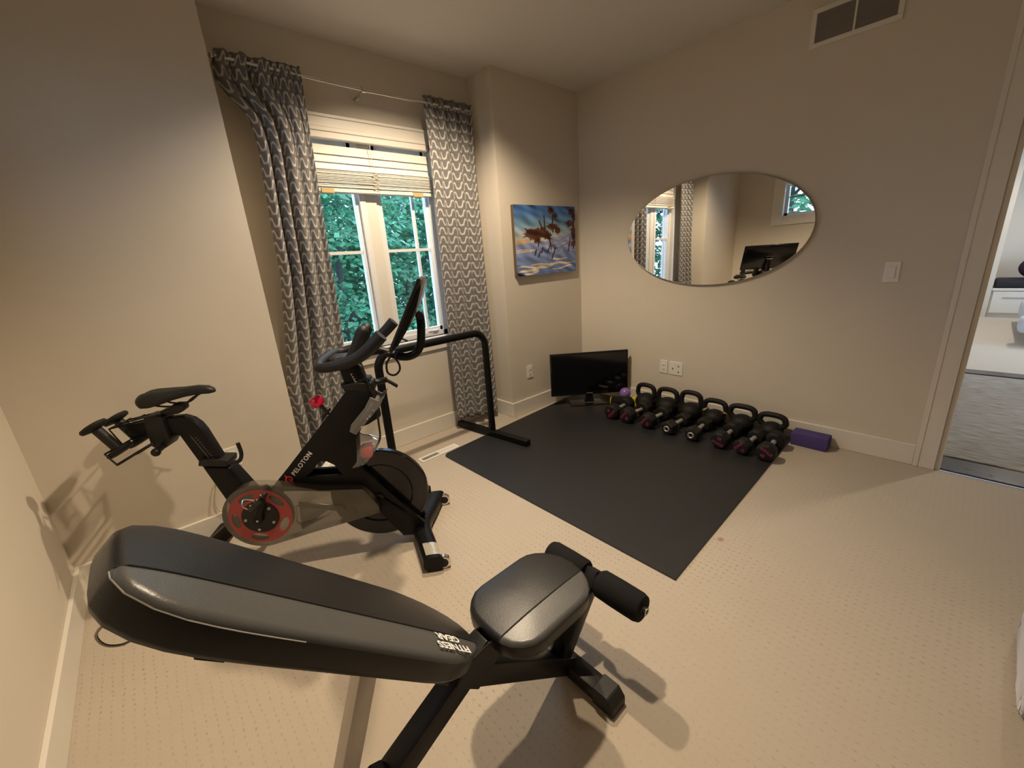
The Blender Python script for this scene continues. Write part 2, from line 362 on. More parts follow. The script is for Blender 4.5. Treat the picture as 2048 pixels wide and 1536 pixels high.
def sroot(name, label=None):
    o = D.objects.new(name, None); COL.objects.link(o); return struct(o, label)
def text(name, s, m, parent, origin, xdir, ydir, size, depth=0.0008, shear=0.0, align='LEFT', bold=0.0, space=1.0, xs=1.0):
    c = D.curves.new(name, 'FONT'); c.body = s; c.size = size; c.extrude = depth; c.shear = shear; c.align_x = align; c.offset = bold; c.space_character = space
    c.resolution_u = 3
    t = D.objects.new(name + '_tmp', c); COL.objects.link(t)
    dg = bpy.context.evaluated_depsgraph_get(); me = D.meshes.new_from_object(t.evaluated_get(dg))
    D.objects.remove(t); D.curves.remove(c)
    X, Y = Vector(xdir).normalized(), Vector(ydir).normalized(); Z = X.cross(Y)
    mt = Matrix((X*xs, Y, Z)).transposed().to_4x4(); mt.translation = Vector(origin); me.transform(mt)
    me.materials.clear()
    return link(name, me, m, parent, False)
def dup(o, parent=None):
    c = o.copy(); COL.objects.link(c)
    if parent: c.parent = parent
    for ch in list(o.children): dup(ch, c)
    return c

H = 2.6635; W = 3.727; XB = -0.973; XA = -2.696; AD = 0.27; BB = 0.131; BT = 0.016; YF = -4.4
# ------------------------------------------------------------------ room shell
struct(G().box((-W-.12, YF-.12, -.12), (0.0, AD+.15, 0.0)).obj('floor', 'carpet', smooth=False), 'beige carpet with rows of small dimples')
struct(G().box((-W-.12, YF-.12, H), (.2, AD+.15, H+.1)).obj('ceiling', 'ceil', smooth=False), 'plain off-white ceiling')
wb = G()
wb.box((-W-.12, 0, 0), (XA, AD+.15, H)); wb.box((XB, 0, 0), (.2, AD+.15, H))
WX0, WX1, WZ0, WZ1 = -2.33, -1.372, 0.80, 2.19
wb.box((XA, AD, 0), (WX0, AD+.15, H)); wb.box((WX1, AD, 0), (XB, AD+.15, H)); wb.box((WX0, AD, 0), (WX1, AD+.15, WZ0)); wb.box((WX0, AD, WZ1), (WX1, AD+.15, H))
struct(wb.obj('wall_back', 'wall', smooth=False), 'beige back wall with a recessed window alcove')
LY0, LY1, LZ0, LZ1 = -1.42, -0.60, 1.655, 2.25
wl = G(); x0, x1 = -W-.14, -W
wl.box((x0, LY1, 0), (x1, 0, H)).box((x0, YF, 0), (x1, LY0, H)).box((x0, LY0, 0), (x1, LY1, LZ0)).box((x0, LY0, LZ1), (x1, LY1, H))
struct(wl.obj('wall_left', 'wall', smooth=False), 'beige left wall with a small high window')
DY0, DY1, DZ = -3.50, -2.59, 2.45
wr = G().box((0, DY1, 0), (.2, 0, H)).box((0, YF, 0), (.2, DY0, H)).box((0, DY0, DZ), (.2, DY1, H))
struct(wr.obj('wall_right', 'wall', smooth=False), 'beige right wall with mirror and doorway')
struct(G().box((-W-.12, YF-.12, 0), (.2, YF, H)).obj('wall_front', 'wall', smooth=False))
def baseboard(name, g):
    return struct(g.obj(name, 'trim', bevel=.003, seg=1, smooth=False), 'white painted baseboard')
baseboard('baseboard_back_left', G().box((-W, -BT, 0), (XA+BT, 0, BB)))
baseboard('baseboard_back_right', G().box((XB-BT, -BT, 0), (0, 0, BB)))
baseboard('baseboard_alcove', G().box((XA, AD-BT, 0), (XB, AD, BB)))
baseboard('baseboard_return', G().box((XB-BT, 0, 0), (XB, AD-BT, BB)))
baseboard('baseboard_left', G().box((-W, YF, 0), (-W+BT, -BT, BB)))
baseboard('baseboard_right', G().box((-BT, -2.497, 0), (0, -BT, BB)))

# door opening on the right wall
d = sroot('door_1', 'white cased doorway to the hall')
G().box((-.018, -2.589, 0), (0, -2.497, DZ+.09)).box((-.022, -2.52, 0), (-.0175, -2.497, DZ+.09)).box((-.018, -3.60, DZ), (0, -2.589, DZ+.09)).box((-.018, -3.60, 0), (0, -3.505, DZ)).obj('casing', 'trim', d, bevel=.003, seg=1, smooth=False)
G().box((0, -2.612, 0), (.2, -2.589, DZ)).box((0, -3.505, 0), (.2, -3.482, DZ)).box((0, -3.482, DZ-.02), (.2, -2.612, DZ)).obj('jamb', 'trim', d, smooth=False)
G().box((.002, -3.505, 0), (.205, -2.589, .012)).obj('threshold', 'wood', d, bevel=.003, seg=1, smooth=False)

# hall and bedroom seen through the doorway
struct(G().box((.2, -5.2, -.12), (2.62, -1.0, 0)).obj('floor_hall', 'wood', smooth=False), 'dark hardwood hall floor')
struct(G().box((2.62, -6.2, -.12), (7.1, -1.4, 0.004)).obj('floor_bedroom', 'bedcarpet', smooth=False), 'pale bedroom carpet')
struct(G().box((.2, -5.2, H), (2.62, -1.0, H+.1)).box((2.62, -6.2, H), (7.1, -1.4, H+.1)).obj('ceiling_hall', 'ceil', smooth=False))
hw = G().box((.2, -1.0, 0), (2.62, -.9, H)).box((.2, -5.3, 0), (2.62, -5.2, H))
hw.box((2.5, -2.45, 0), (2.62, -1.0, H)).box((2.5, -5.2, 0), (2.62, -3.7, H)).box((2.5, -3.7, 2.3), (2.62, -2.45, H))
struct(hw.obj('wall_hall', 'wall', smooth=False), 'beige hall walls')
bw = G().box((2.62, -1.5, 0), (7.1, -1.4, H)).box((6.3, -2.735, 0), (7.1, -1.5, H)).box((7.0, -6.2, 0), (7.1, -2.735, H)).box((6.3, -6.2, 0), (7.0, -4.6, H))
bw.box((2.62, -6.2, 0), (3.5, -6.08, H)).box((5.7, -6.2, 0), (7.1, -6.08, H)).box((3.5, -6.2, 0), (5.7, -6.08, .65)).box((3.5, -6.2, 2.25), (5.7, -6.08, H))
struct(bw.obj('wall_bedroom', 'wall', smooth=False), 'pale bedroom walls around a window seat niche')
w3 = sroot('window_3', 'bedroom window')
G().box((3.5, -6.14, .65), (3.56, -6.08, 2.25)).box((5.64, -6.14, .65), (5.7, -6.08, 2.25)).box((4.57, -6.14, .65), (4.63, -6.08, 2.25)).box((3.5, -6.14, .65), (5.7, -6.08, .71)).box((3.5, -6.14, 2.19), (5.7, -6.08, 2.25)).obj('frame', 'winwhite', w3, smooth=False)
G().box((3.56, -6.115, .71), (5.64, -6.11, 2.19)).obj('pane', 'glass', w3, smooth=False)
struct(G().box((2.48, -3.7, 0.0), (2.64, -2.45, .014)).obj('trim_1', 'wood', smooth=False), 'dark threshold between hall and bedroom')
tag(G().box((.225, -4.9, .001), (2.44, -1.2, .014)).obj('hall_rug', 'rug', bevel=.004, smooth=False), 'grey woven rug covering the hall floor beyond the doorway', 'rug')
ws = thing('drawer_cabinet', 'white built-in window seat with drawers seen through doorway', 'cabinet', (6.3, -3.6, 0))
G().box((.03, -1.0, .06), (.70, .86, .40)).obj('body', 'trim', ws, smooth=False)
G().box((.06, -1.0, .005), (.66, .86, .06)).obj('plinth', 'trim', ws, smooth=False)
G().box((.0, -1.0, .40), (.70, .863, .435)).obj('seat_board', 'trim', ws, bevel=.004, seg=1, smooth=False)
for a, b_ in ((.40, .845), (-.06, .385), (-.52, -.075)):
    dr = G().box((.01, a, .075), (.03, b_, .385)).obj('drawer', 'trim', ws, bevel=.003, seg=1, smooth=False)
    G().tube([(.0, a+.10, .30), (.0, b_-.10, .30)], .005, 6).obj('handle', 'nickel', dr)
sc = G().box((.02, -1.0, .436), (.68, .85, .54)).obj('seat_cushion', 'cushion', bevel=.03, seg=3); sc.location = (6.3, -3.6, 0)
tag(sc, 'long charcoal cushion lying on the white window seat', 'cushion')
pl = G().sphere((0, 0, 0), (.10, .22, .17)).obj('throw_pillow', 'darkred'); pl.location = (6.62, -3.16, .71)
tag(pl, 'dark plum pillow standing on the charcoal window seat cushion', 'pillow')
bd = thing('bed', 'low bed with pale blue cover at right edge of doorway', 'bed', (4.0, -3.0, 0))
G().box((.05, -1.5, .12), (1.85, -.02, .34)).obj('bed_cover', 'bedding', bd, bevel=.05, seg=3)
G().box((.02, -.25, .16), (.30, .035, .33)).obj('cover_corner', 'bedding', bd, bevel=.04, seg=3)
for x, y in ((.1, -.08), (1.78, -.08), (.1, -1.42), (1.78, -1.42)): G().lathe([(.02, .005), (.028, .03), (.02, .13)], 10, (x, y, 0)).obj('leg', 'steel', bd)

# ------------------------------------------------------------------ windows
w1 = sroot('window_1', 'white casement window in the alcove')
YO = AD+.15
G().box((WX0-.09, AD-.02, WZ0-.0), (WX0, AD, WZ1+.07)).box((WX1, AD-.02, WZ0), (WX1+.09, AD, WZ1+.07)).obj('side_casing', 'trim', w1, bevel=.003, seg=1, smooth=False)
G().box((WX0-.09, AD-.022, WZ1), (WX1+.09, AD, WZ1+.07)).box((WX0-.095, AD-.028, WZ1+.052), (WX1+.095, AD, WZ1+.07)).obj('head_casing', 'trim', w1, bevel=.002, seg=1, smooth=False)
G().box((WX0-.12, AD-.035, WZ0-.035), (WX1+.12, AD+.06, WZ0)).obj('sill', 'trim', w1, bevel=.004, seg=1, smooth=False)
G().box((WX0-.09, AD-.016, WZ0-.105), (WX1+.09, AD, WZ0-.035)).obj('apron', 'trim', w1, bevel=.003, seg=1, smooth=False)
fr = G(); yf0, yf1 = AD+.035, AD+.11
fr.box((WX0, yf0, WZ0), (WX0+.03, yf1, WZ1)).box((WX1-.03, yf0, WZ0), (WX1, yf1, WZ1)).box((WX0, yf0, WZ1-.04), (WX1, yf1, WZ1)).box((WX0, yf0, WZ0), (WX1, yf1, WZ0+.035))
fr.obj('frame', 'winwhite', w1, smooth=False)
G().box((-1.905, AD+.036, WZ0), (-1.823, AD+.10, WZ1)).obj('mullion', 'trim', w1, bevel=.003, seg=1, smooth=False)
G().box((-1.945, AD+.03, WZ0), (-1.905, AD+.115, WZ1)).box((-1.823, AD+.05, WZ0), (-1.80, AD+.11, WZ1)).obj('mullion_stop', 'winwhite', w1, smooth=False)
for a, b_, mx in ((WX0+.03, -1.945, -2.22), (-1.80, WX1-.03, -1.53)):
    s = G(); y0, y1 = AD+.055, AD+.095; t = .022
    s.box((a, y0, WZ0+.035), (a+t, y1, WZ1-.04)).box((b_-t, y0, WZ0+.035), (b_, y1, WZ1-.04)).box((a, y0, WZ0+.035), (b_, y1, WZ0+.065)).box((a, y0, WZ1-.115), (b_, y1, WZ1-.04))
    so = s.obj('sash', 'winwhite', w1, smooth=False)
    G().box((a+t, AD+.06, 1.452), (b_-t, AD+.085, 1.472)).obj('muntin', 'winwhite', so, smooth=False)
    G().box((mx-.009, AD+.0605, WZ0+.065), (mx+.009, AD+.0845, WZ1-.07)).obj('muntin', 'winwhite', so, smooth=False)
    G().box((a+.005, AD+.071, WZ0+.05), (b_-.005, AD+.075, WZ1-.055)).obj('pane', 'glass', so, smooth=False)
for x in (-2.02, -1.50):
    G().box((x-.05, AD+.028, WZ0+.034), (x+.05, AD+.05, WZ0+.05)).box((x-.012, AD+.02, WZ0+.036), (x+.035, AD+.03, WZ0+.046)).obj('crank_handle', 'winwhite', w1, bevel=.003, seg=1, smooth=False)
w2 = sroot('window_2', 'small white-framed window high on the left wall')
c = G(); cw = .115; x0 = -W; x1 = -W+.02
c.box((x0, LY1, LZ0-cw), (x1, LY1+cw+.02, LZ1+cw)).box((x0, LY0-cw, LZ0-cw), (x1, LY0, LZ1+cw)).box((x0, LY0, LZ0-cw), (x1, LY1, LZ0)).box((x0, LY0, LZ1), (x1, LY1, LZ1+cw)).obj('casing', 'trim', w2, bevel=.003, seg=1, smooth=False)
c = G(); xa, xb = -W-.10, -W-.06; t = .035
c.box((xa, LY1-t, LZ0), (xb, LY1, LZ1)).box((xa, LY0, LZ0), (xb, LY0+t, LZ1)).box((xa, LY0, LZ0), (xb, LY1, LZ0+t)).box((xa, LY0, LZ1-t), (xb, LY1, LZ1)).obj('sash', 'winwhite', w2, smooth=False)
G().box((xa+.01, LY0, 1.885), (xb-.01, LY1, 1.90)).obj('muntin', 'greyplastic', w2, smooth=False)
G().box((xa+.018, LY0+.03, LZ0+.03), (xa+.022, LY1-.03, LZ1-.03)).obj('pane', 'glass', w2, smooth=False)
sb = thing('blind', 'small raised blind at top of the high window, seen in mirror', 'blind', (-W-.02, -1.01, 0))
G().box((-.03, -.39, 2.18), (.02, .39, 2.245)).obj('headrail', 'blind', sb, smooth=False)
for i in range(5): G().box((-.025, -.385, 2.03+i*.03), (.015, .385, 2.045+i*.03)).obj('slat', 'blind', sb, bevel=.003, seg=1, smooth=False)

# blind on the alcove window
bl = thing('window_blind', 'white slatted blind bunched up across top of the alcove window', 'blind', (-1.85, AD, 0))
G().box((-.455, -.018, 2.128), (.455, .002, 2.19)).box((-.46, -.024, 2.165), (.46, .0, 2.192)).obj('valance', 'blind', bl, bevel=.004, seg=1, smooth=False)
G().box((-.455, .004, 2.13), (.455, .03, 2.185)).obj('headrail', 'blind', bl, smooth=False)
hw_ = .452
def slat(z, tilt, dx=0, w=.054):
    m_ = Matrix.Translation((dx, .006, z)) @ Matrix.Rotation(tilt, 4, 'X')
    return G().box((-hw_, -w/2, -.002), (hw_, w/2, .002), m_).obj('slat', 'blind', bl, smooth=False)
for i, z in enumerate((2.072, 2.027, 1.982)): slat(z, math.radians(76))
zz = 1.958
for i in range(13):
    dz = .0075 + (.003 if i in (3, 6, 9) else 0); slat(zz, math.radians(random.uniform(-3, 6)), random.uniform(-.003, .003)); zz -= dz
G().box((-hw_, -.022, zz-.026), (hw_, .032, zz-.003)).obj('bottom_rail', 'blind', bl, bevel=.003, seg=1, smooth=False)
for x in (-.315, .325): G().box((x-.038, -.03, zz-.032), (x+.038, .02, zz-.004)).obj('rail_clip', 'tan', bl, smooth=False)
cp = [(.005, -.028, 2.12), (.004, -.03, 2.05), (.008, -.03, 2.0), (.012, -.03, 1.95)]
G().tube(smooth_path(cp, 4), .0016, 5).obj('lift_cord', 'cord', bl)
kn = [(.012+.022*math.sin(i*1.3), -.032-.006*math.cos(i*2.1), 1.955-i*.0055) for i in range(22)]
G().tube(smooth_path(kn, 3), .0016, 5).obj('cord_tangle', 'cord', bl)

# ------------------------------------------------------------------ curtains and rod
rod = thing('curtain_rod', 'thin metal curtain rod above the alcove window', 'curtain rod', (-1.85, .145, 2.392))
G().tube([(-.80, 0, .010), (.0, 0, 0)], .0085, 10).obj('rod', 'nickel', rod); G().tube([(-.02, 0, 0), (.80, 0, .008)], .0105, 10).obj('rod', 'nickel', rod)
for x in (-.80, .80): G().sphere((x, 0, .009), .013, 10, 8).obj('finial', 'nickel', rod)
G().tube([(-.03, .0, 0), (-.03, .06, -.01), (-.03, AD-.145, -.01)], .006, 8).lathe([(.022, .118), (.022, .1245)], 12, (-.03, 0, -.01), 'y').tube([(-.04, 0, 0), (-.02, 0, 0)], .016, 10).obj('bracket', 'nickel', rod)
def curtain(label, zs, xl, xr, nf, amp, seedph, group, ybase=.145, width=1.0, hem=None, prof=((0, 1), (1, 1))):
    nu, nv = 150, 90
    z0, z1 = zs[-1], zs[0]; V = []; UV = []
    for j in range(nv+1):
        t = j/nv; z = z1 + (z0-z1)*t
        l = np.interp(-z, [-a for a in zs], xl); r = np.interp(-z, [-a for a in zs], xr)
        gather = min(1, (z1-z)/.45)
        for i in range(nu+1):
            u = i/nu; ph = 2*PI*nf*u + seedph + .5*math.sin(2.2*t+u*5)
            a1 = amp*(.55+.45*gather)*np.interp(u, *zip(*prof))
            fold = math.sin(ph) + .30*math.sin(2*ph+1.1+t) + .18*math.sin(.5*ph+2*t+.4)
            pleat = .010*(1-gather)*math.sin(2*PI*nf*2.6*u)
            x = l + (r-l)*(u + .018*gather*math.cos(ph)*1.6)
            zz_ = z + (.006*math.sin(2*PI*nf*2.6*u) if j == 0 else 0)
            if hem: zz_ = z + hem(u)*(t**2)
            y = ybase + a1*fold*.75 + pleat - .004
            y = min(y, AD-.03)
            V.append((x, y, zz_)); UV.append((u*width, z))
    me = D.meshes.new('curtain'); F = [(j*(nu+1)+i, j*(nu+1)+i+1, (j+1)*(nu+1)+i+1, (j+1)*(nu+1)+i) for j in range(nv) for i in range(nu)]
    me.from_pydata(V, [], F); uvl = me.uv_layers.new(name='UVMap')
    uvl.data.foreach_set('uv', [c for p in me.polygons for vi in p.vertices for c in UV[vi]])
    o = link('curtain', me, 'curtain', None, True, 180)
    md = o.modifiers.new('cloth_thickness', 'SOLIDIFY'); md.thickness = .002
    return tag(o, label, 'curtain', group)
curtain('grey patterned curtain panel left of window, flaring out at its top corner', [2.436, 2.36, 2.29, 2.22, 2.16, 2.08, 2.0, 1.62, 1.35, 1.0, .67, .30, .03], [-2.635, -2.66, -2.655, -2.60, -2.545, -2.53, -2.525, -2.545, -2.553, -2.60, -2.655, -2.65, -2.655],
        [-2.236, -2.236, -2.238, -2.24, -2.243, -2.245, -2.248, -2.262, -2.268, -2.28, -2.31, -2.33, -2.335], 4.4, .036, 2.2, 'grey curtains', width=.66, prof=((0, .7), (.15, 1.2), (.45, 1.2), (.6, .5), (1, .35)))
curtain('grey patterned curtain panel right of window, behind the black rail', [2.44, 2.2, 1.8, 1.2, .6, .03], [-1.462, -1.455, -1.462, -1.468, -1.470, -1.478], [-1.056, -1.062, -1.058, -1.06, -1.06, -1.06], 4.6, .030, .6, 'grey curtains', width=.66, prof=((0, .35), (.3, .9), (.7, 1), (1, .5)),
        hem=lambda u: .015+.065*(1-u))

# ------------------------------------------------------------------ wall fittings
def plate(name, label, cat, loc, rz, w, h):
    t = thing(name, label, cat, loc, rz); G().box((-w/2, -.006, -h/2), (w/2, 0, h/2)).obj('cover_plate', 'plate', t, bevel=.003, seg=2, smooth=False); return t
def outlet(label, loc, rz):
    t = plate('power_outlet', label, 'outlet', loc, rz, .07, .114)
    for z in (-.02, .02):
        s = G().box((-.016, -.0085, z-.0145), (.016, -.005, z+.0145)).obj('socket', 'plate', t, bevel=.004, seg=2, smooth=False)
        G().box((-.008, -.0088, z-.004), (-.0055, -.0083, z+.006)).box((.0055, -.0088, z-.003), (.008, -.0088+.0005, z+.005)).box((-.002, -.0088, z-.010), (.002, -.0083, z-.006)).obj('slot', 'ventdark', s, smooth=False)
    return t
outlet('white power outlet low on the wall below the painting', (-.752, 0, .369), 0)
outlet('white power outlet beside the wider plate, above the kettlebells', (0, -.8815, .3754), -PI/2)
outlet('white power outlet on the wall behind the exercise bike seat post', (-3.035, 0, .42), 0)
t = plate('coax_plate', 'wide white cable plate with three jacks above the kettlebells', 'wall plate', (0, -.991, .374), -PI/2, .117, .114)
for x, z in ((-.026, .0), (.024, .024), (.024, -.024)): G().lathe([(.006, -.012), (.006, -.005)], 10, (x, 0, z), 'y').obj('jack', 'steel', t)
t = plate('light_switch', 'white rocker light switch between mirror and doorway', 'switch', (0, -2.2353, 1.1303), -PI/2, .07, .114)
G().box((-.018, -.0085, -.034), (.018, -.005, .034)).obj('switch_surround', 'plate', t, bevel=.002, seg=1, smooth=False)
G().box((-.016, -.0115, -.032), (.016, -.008, .032)).obj('rocker', 'plate', t, bevel=.003, seg=1, smooth=False)
G().tube(smooth_path([(-3.04, -.02, .40), (-3.11, -.022, .36), (-3.148, -.02, .27), (-3.165, -.02, .205), (-3.160, -.021, .158), (-3.13, -.024, .13), (-3.06, -.03, .06), (-2.98, -.05, .012)], 5), .0042, 7).obj('white_cable', 'cord')
tag(D.objects['white_cable'], 'white power cord hanging down the wall behind the bike', 'cord')
# return-air grille high on the right wall
vg = thing('air_return_grille', 'white rectangular air return grille high on the right wall', 'vent', (0, -1.891, 2.472), -PI/2)
gw, gh, b_ = .4, .19, .024
g = G().box((-gw/2, -.012, -gh/2), (gw/2, 0, -gh/2+b_)).box((-gw/2, -.012, gh/2-b_), (gw/2, 0, gh/2)).box((-gw/2, -.012, -gh/2+b_), (-gw/2+b_, 0, gh/2-b_)).box((gw/2-b_, -.012, -gh/2+b_), (gw/2, 0, gh/2-b_)).box((-.005, -.011, -gh/2+b_), (.005, 0, gh/2-b_))
g.obj('frame', 'trim', vg, bevel=.002, seg=1, smooth=False)
G().box((-gw/2+.01, -.002, -gh/2+.01), (gw/2-.01, -.0005, gh/2-.01)).obj('backing', 'ventdark', vg, smooth=False)
g = G()
for i in range(22):
    z = -gh/2+b_+.003+i*(gh-2*b_)/22
    for a, c_ in ((-gw/2+b_, -.005), (.005, gw/2-b_)):
        g.box((a, -.0045, -.0004), (c_, .0045, .0004), Matrix.Translation((0, -.006, z)) @ Matrix.Rotation(math.radians(62), 4, 'X'))
stuff(g.obj('louvers', 'ventslat', vg, smooth=False))
# floor register
fv = thing('floor_register', 'white metal floor vent in the carpet below the window', 'vent', (-1.815, -.083, 0), math.radians(2))
g = G(); L_, w_ = .165, .037
g.box((-L_, -w_, 0), (L_, -w_+.016, .005)).box((-L_, w_-.016, 0), (L_, w_, .005)).box((-L_, -w_+.016, 0), (-L_+.016, w_-.016, .005)).box((L_-.016, -w_+.016, 0), (L_, w_-.016, .005))
g.obj('frame', 'plate', fv, bevel=.0015, seg=1, smooth=False)
G().box((-L_+.01, -w_+.01, .0), (L_-.01, w_-.01, .0012)).obj('backing', 'ventdark', fv, smooth=False)
for i in range(27):
    x = -L_+.022+i*.0112
    ang = 25 if i < 12 else -30
    G().box((-.0022, -w_+.015, -.0008), (.0022 + (.0 if i < 12 else .0022), w_-.015, .0008), Matrix.Translation((x, 0, .0035)) @ Matrix.Rotation(math.radians(ang), 4, 'Y')).obj('slat', 'plate', fv, smooth=False)
# mirror
mr = thing('wall_mirror', 'frameless oval mirror hung on the right wall', 'mirror', (0, -1.183, 1.436), -PI/2)
el = [(.655*math.cos(2*PI*i/96), .372*math.sin(2*PI*i/96)) for i in range(96)]
G().prism([(a*.985, b*.985) for a, b in el], -.016, -.0005).obj('backing_board', 'ventdark', mr, angle=50)
G().prism(el, -.022, -.0165).obj('glass', 'mirror', mr, angle=30)
rimp = [(a*1.0015, -.019, b*1.0015) for a, b in el]
G().tube(rimp, .0032, 6, closed=True).obj('polished_edge', 'steel', mr)

# painting: a plain winter scene of my own in the same colours
def painting():
    t = thing('canvas_painting', 'square canvas painting of brown shrubs on blue snow', 'painting', (-.486, 0, 1.478))
    w, h = .752, .55
    G().box((-w/2, -.034, -h/2), (w/2, -.0005, h/2)).obj('stretched_canvas', 'canvas', t, bevel=.003, seg=1, smooth=False)
    nx, nz = 150, 112; V = []; F = []
    for j in range(nz+1):
        for i in range(nx+1): V.append((-w/2+w*i/nx, -.0345, -h/2+h*j/nz))
    F = [(j*(nx+1)+i, j*(nx+1)+i+1, (j+1)*(nx+1)+i+1, (j+1)*(nx+1)+i) for j in range(nz) for i in range(nx)]
    me = D.meshes.new('painted_surface'); me.from_pydata(V, [], F)
    X, Z = np.meshgrid((np.arange(nx)+.5)/nx, (np.arange(nz)+.5)/nz)
    C = np.zeros((nz, nx, 3)); r = np.random.default_rng(3)
    lum = np.zeros((nz, nx))
    for k in range(26):
        fx, fz, p = r.uniform(4, 40), r.uniform(10, 70), r.uniform(0, 6.28); lum += np.sin(fx*X+fz*Z+p+1.5*np.sin(5*X+p))/26
    sky = np.stack([np.interp(Z, [.55, .62, .75, .9, 1], a) for a in ([.50, .33, .16, .07, .06], [.50, .42, .30, .17, .15], [.45, .47, .46, .42, .38])], -1)
    C[:] = sky
    hill = .43 + .05*np.sin(3.2*X+.4) + .20*np.clip((X-.45)/.5, 0, 1)**1.0
    snow = Z < hill
    sn = np.stack([np.interp(Z, [0, .2, .4, .65], a) for a in ([.13, .17, .26, .36], [.21, .24, .32, .37], [.46, .48, .56, .57])], -1)
    C[snow] = sn[snow]
    dst = Z < .47; far = (~snow) & (Z < .50+.02*np.sin(14*X)) & (X < .2); C[far] = (.62, .42, .22)
    cream = (.66, .56, .42)
    def streak(x0, z0, x1, z1, th, col, wob=.01, fr=18):
        zc = z0 + (z1-z0)*(X-x0)/(x1-x0) + wob*np.sin(fr*X+x0*9)
        tt = np.clip((X-x0)/(x1-x0), 0, 1); prof = np.sqrt(np.clip(4*tt*(1-tt), 0, 1))
        C[(X > x0) & (X < x1) & (np.abs(Z-zc) < th*prof)] = col
    for a in ((0, .05, .45, .11, .02), (.0, .13, .4, .12, .014), (.2, .15, 1.0, .145, .017), (.55, .06, .95, .10, .014), (.1, .02, .35, .05, .016), (0, .36, .32, .375, .012), (0, .33, .25, .35, .008), (.52, .22, .84, .215, .013), (.25, .08, .6, .13, .012), (.72, .42, .85, .46, .008), (.62, .35, .74, .40, .007)): streak(*a, cream)
    for k in range(16):
        x0 = r.uniform(.45, .85); z0 = r.uniform(.25, .55); streak(x0, z0, x0+r.uniform(.08, .2), z0+r.uniform(.03, .09), .004, (.45, .43, .56) if k % 2 else (.12, .16, .34), .003)
    brown = np.array((.085, .03, .016))
    def blob(cx, cz, rx, rz, seed, spk=.35):
        rr = np.random.default_rng(seed); ang = np.arctan2((Z-cz)/rz, (X-cx)/rx); q = np.hypot((X-cx)/rx, (Z-cz)/rz)
        lim = 1 + sum(spk/3*np.sin(n_*ang+rr.uniform(0, 6)) for n_ in (5, 9, 14, 23)); C[q < lim] = brown*(1+.5*lum[q < lim][:, None]*3)
    for a in ((.26, .60, .12, .075, 1), (.40, .62, .10, .07, 2), (.50, .57, .07, .06, 3), (.33, .53, .06, .07, 4), (.60, .70, .09, .05, 5), (.68, .64, .05, .05, 6), (.57, .93, .05, .05, 7), (.64, .86, .05, .035, 8), (.90, .75, .07, .05, 9), (.97, .62, .05, .11, 10), (.96, .44, .05, .05, 11), (.93, .92, .05, .05, 12), (.98, .84, .04, .06, 13)): blob(*a)
    for x0, z0, x1, z1 in ((.37, .60, .35, .42), (.53, .60, .56, .36), (.60, .62, .60, .82), (.47, .58, .46, .86), (.97, .98, .96, .36), (.90, .52, .86, .32), (.42, .68, .38, .78), (.54, .42, .50, .33)):
        tt = np.clip(((X-x0)*(x1-x0)+(Z-z0)*(z1-z0))/((x1-x0)**2+(z1-z0)**2), 0, 1); C[np.hypot(X-x0-tt*(x1-x0), Z-z0-tt*(z1-z0)) < .011] = brown
    for cx, cz in ((.30, .33), (.36, .30), (.41, .36), (.58, .26), (.62, .35)):
        C[(np.abs((X-cx)-.35*(Z-cz)) < .012) & (np.abs(Z-cz) < .045)] = (.05, .045, .06)
    C *= (1+.55*lum*3)[..., None]; C = np.clip(C, .004, 1)
    a = me.color_attributes.new('tint', 'FLOAT_COLOR', 'CORNER')
    flat = np.repeat(np.concatenate([C.reshape(-1, 3), np.ones((nx*nz, 1))], 1), 4, 0); a.data.foreach_set('color', flat.ravel())
    link('painted_surface', me, 'paint', t, False)
painting()

# ------------------------------------------------------------------ mat
_mo = [(-1.772+.05*math.cos(a), -.192+.05*math.sin(a)) for a in [PI - PI*.5*k/8 for k in range(9)]] + [(-.024, -.022), (-.045, -1.880), (-1.826, -1.930)]
tag(G().prism(_mo, .0005, .009, 'z').obj('exercise_mat', 'matm', bevel=.0015, seg=1, smooth=False), 'large square black rubber exercise mat lying on the carpet', 'mat')

# ------------------------------------------------------------------ exercise bike; local axes: x forward, y to its left, z up
bk = thing('exercise_bike', 'black indoor cycling bike with tilted screen, red knob and rear dumbbell rack', 'exercise bike', (-2.38, -.868, 0), math.atan2(-.5547, .832))
outer = [(-.69,.393),(-.56,.378),(-.42,.352),(-.29,.330),(-.122,.052),(-.055,.045),(-.008,.105),(-.278,.477),(-.262,.60),(-.152,.765),(-.158,.812),(-.262,.838),(-.345,.748),(-.40,.690),(-.62,.462)]
cut = [(-.518,.442),(-.484,.466),(-.452,.502),(-.435,.513),(-.41,.510),(-.379,.487),(-.350,.428)]
frm = G()
for a, b_ in ((-.050, -.030), (.030, .050)): frm.holed(outer, [cut], a, b_)
frm.prism([(-.69,.393),(-.60,.392),(-.535,.448),(-.455,.525),(-.27,.645),(-.152,.765),(-.158,.812),(-.262,.838),(-.345,.748),(-.40,.690),(-.62,.462)], -.0305, .0305)
fo = frm.obj('frame', 'frame', bk, bevel=.004, seg=2, angle=40)
tc_ = (-.205, .287)
text('brand_lettering', 'PELOTON', 'white', fo, (-.560, -.0508, .457), (.092, 0, .094), (-.094, 0, .092), .0290, .0003, bold=.0006, space=1.12)
lg = G(); lo = Vector((-.5875, -.0508, .4435)); ex, ez = Vector((.70, 0, .715)), Vector((-.715, 0, .70)); ey = Vector((0, -1, 0))
def arc(c, r0, r1, a0, a1, n=22):
    v = []; 
    for i in range(n+1):
        a = a0+(a1-a0)*i/n
        for r in (r0, r1): v.append(c + ex*(r*math.cos(a)) + ez*(r*math.sin(a)) + ey*.0006)
    return v, [(2*i, 2*i+1, 2*i+3, 2*i+2) for i in range(n)]
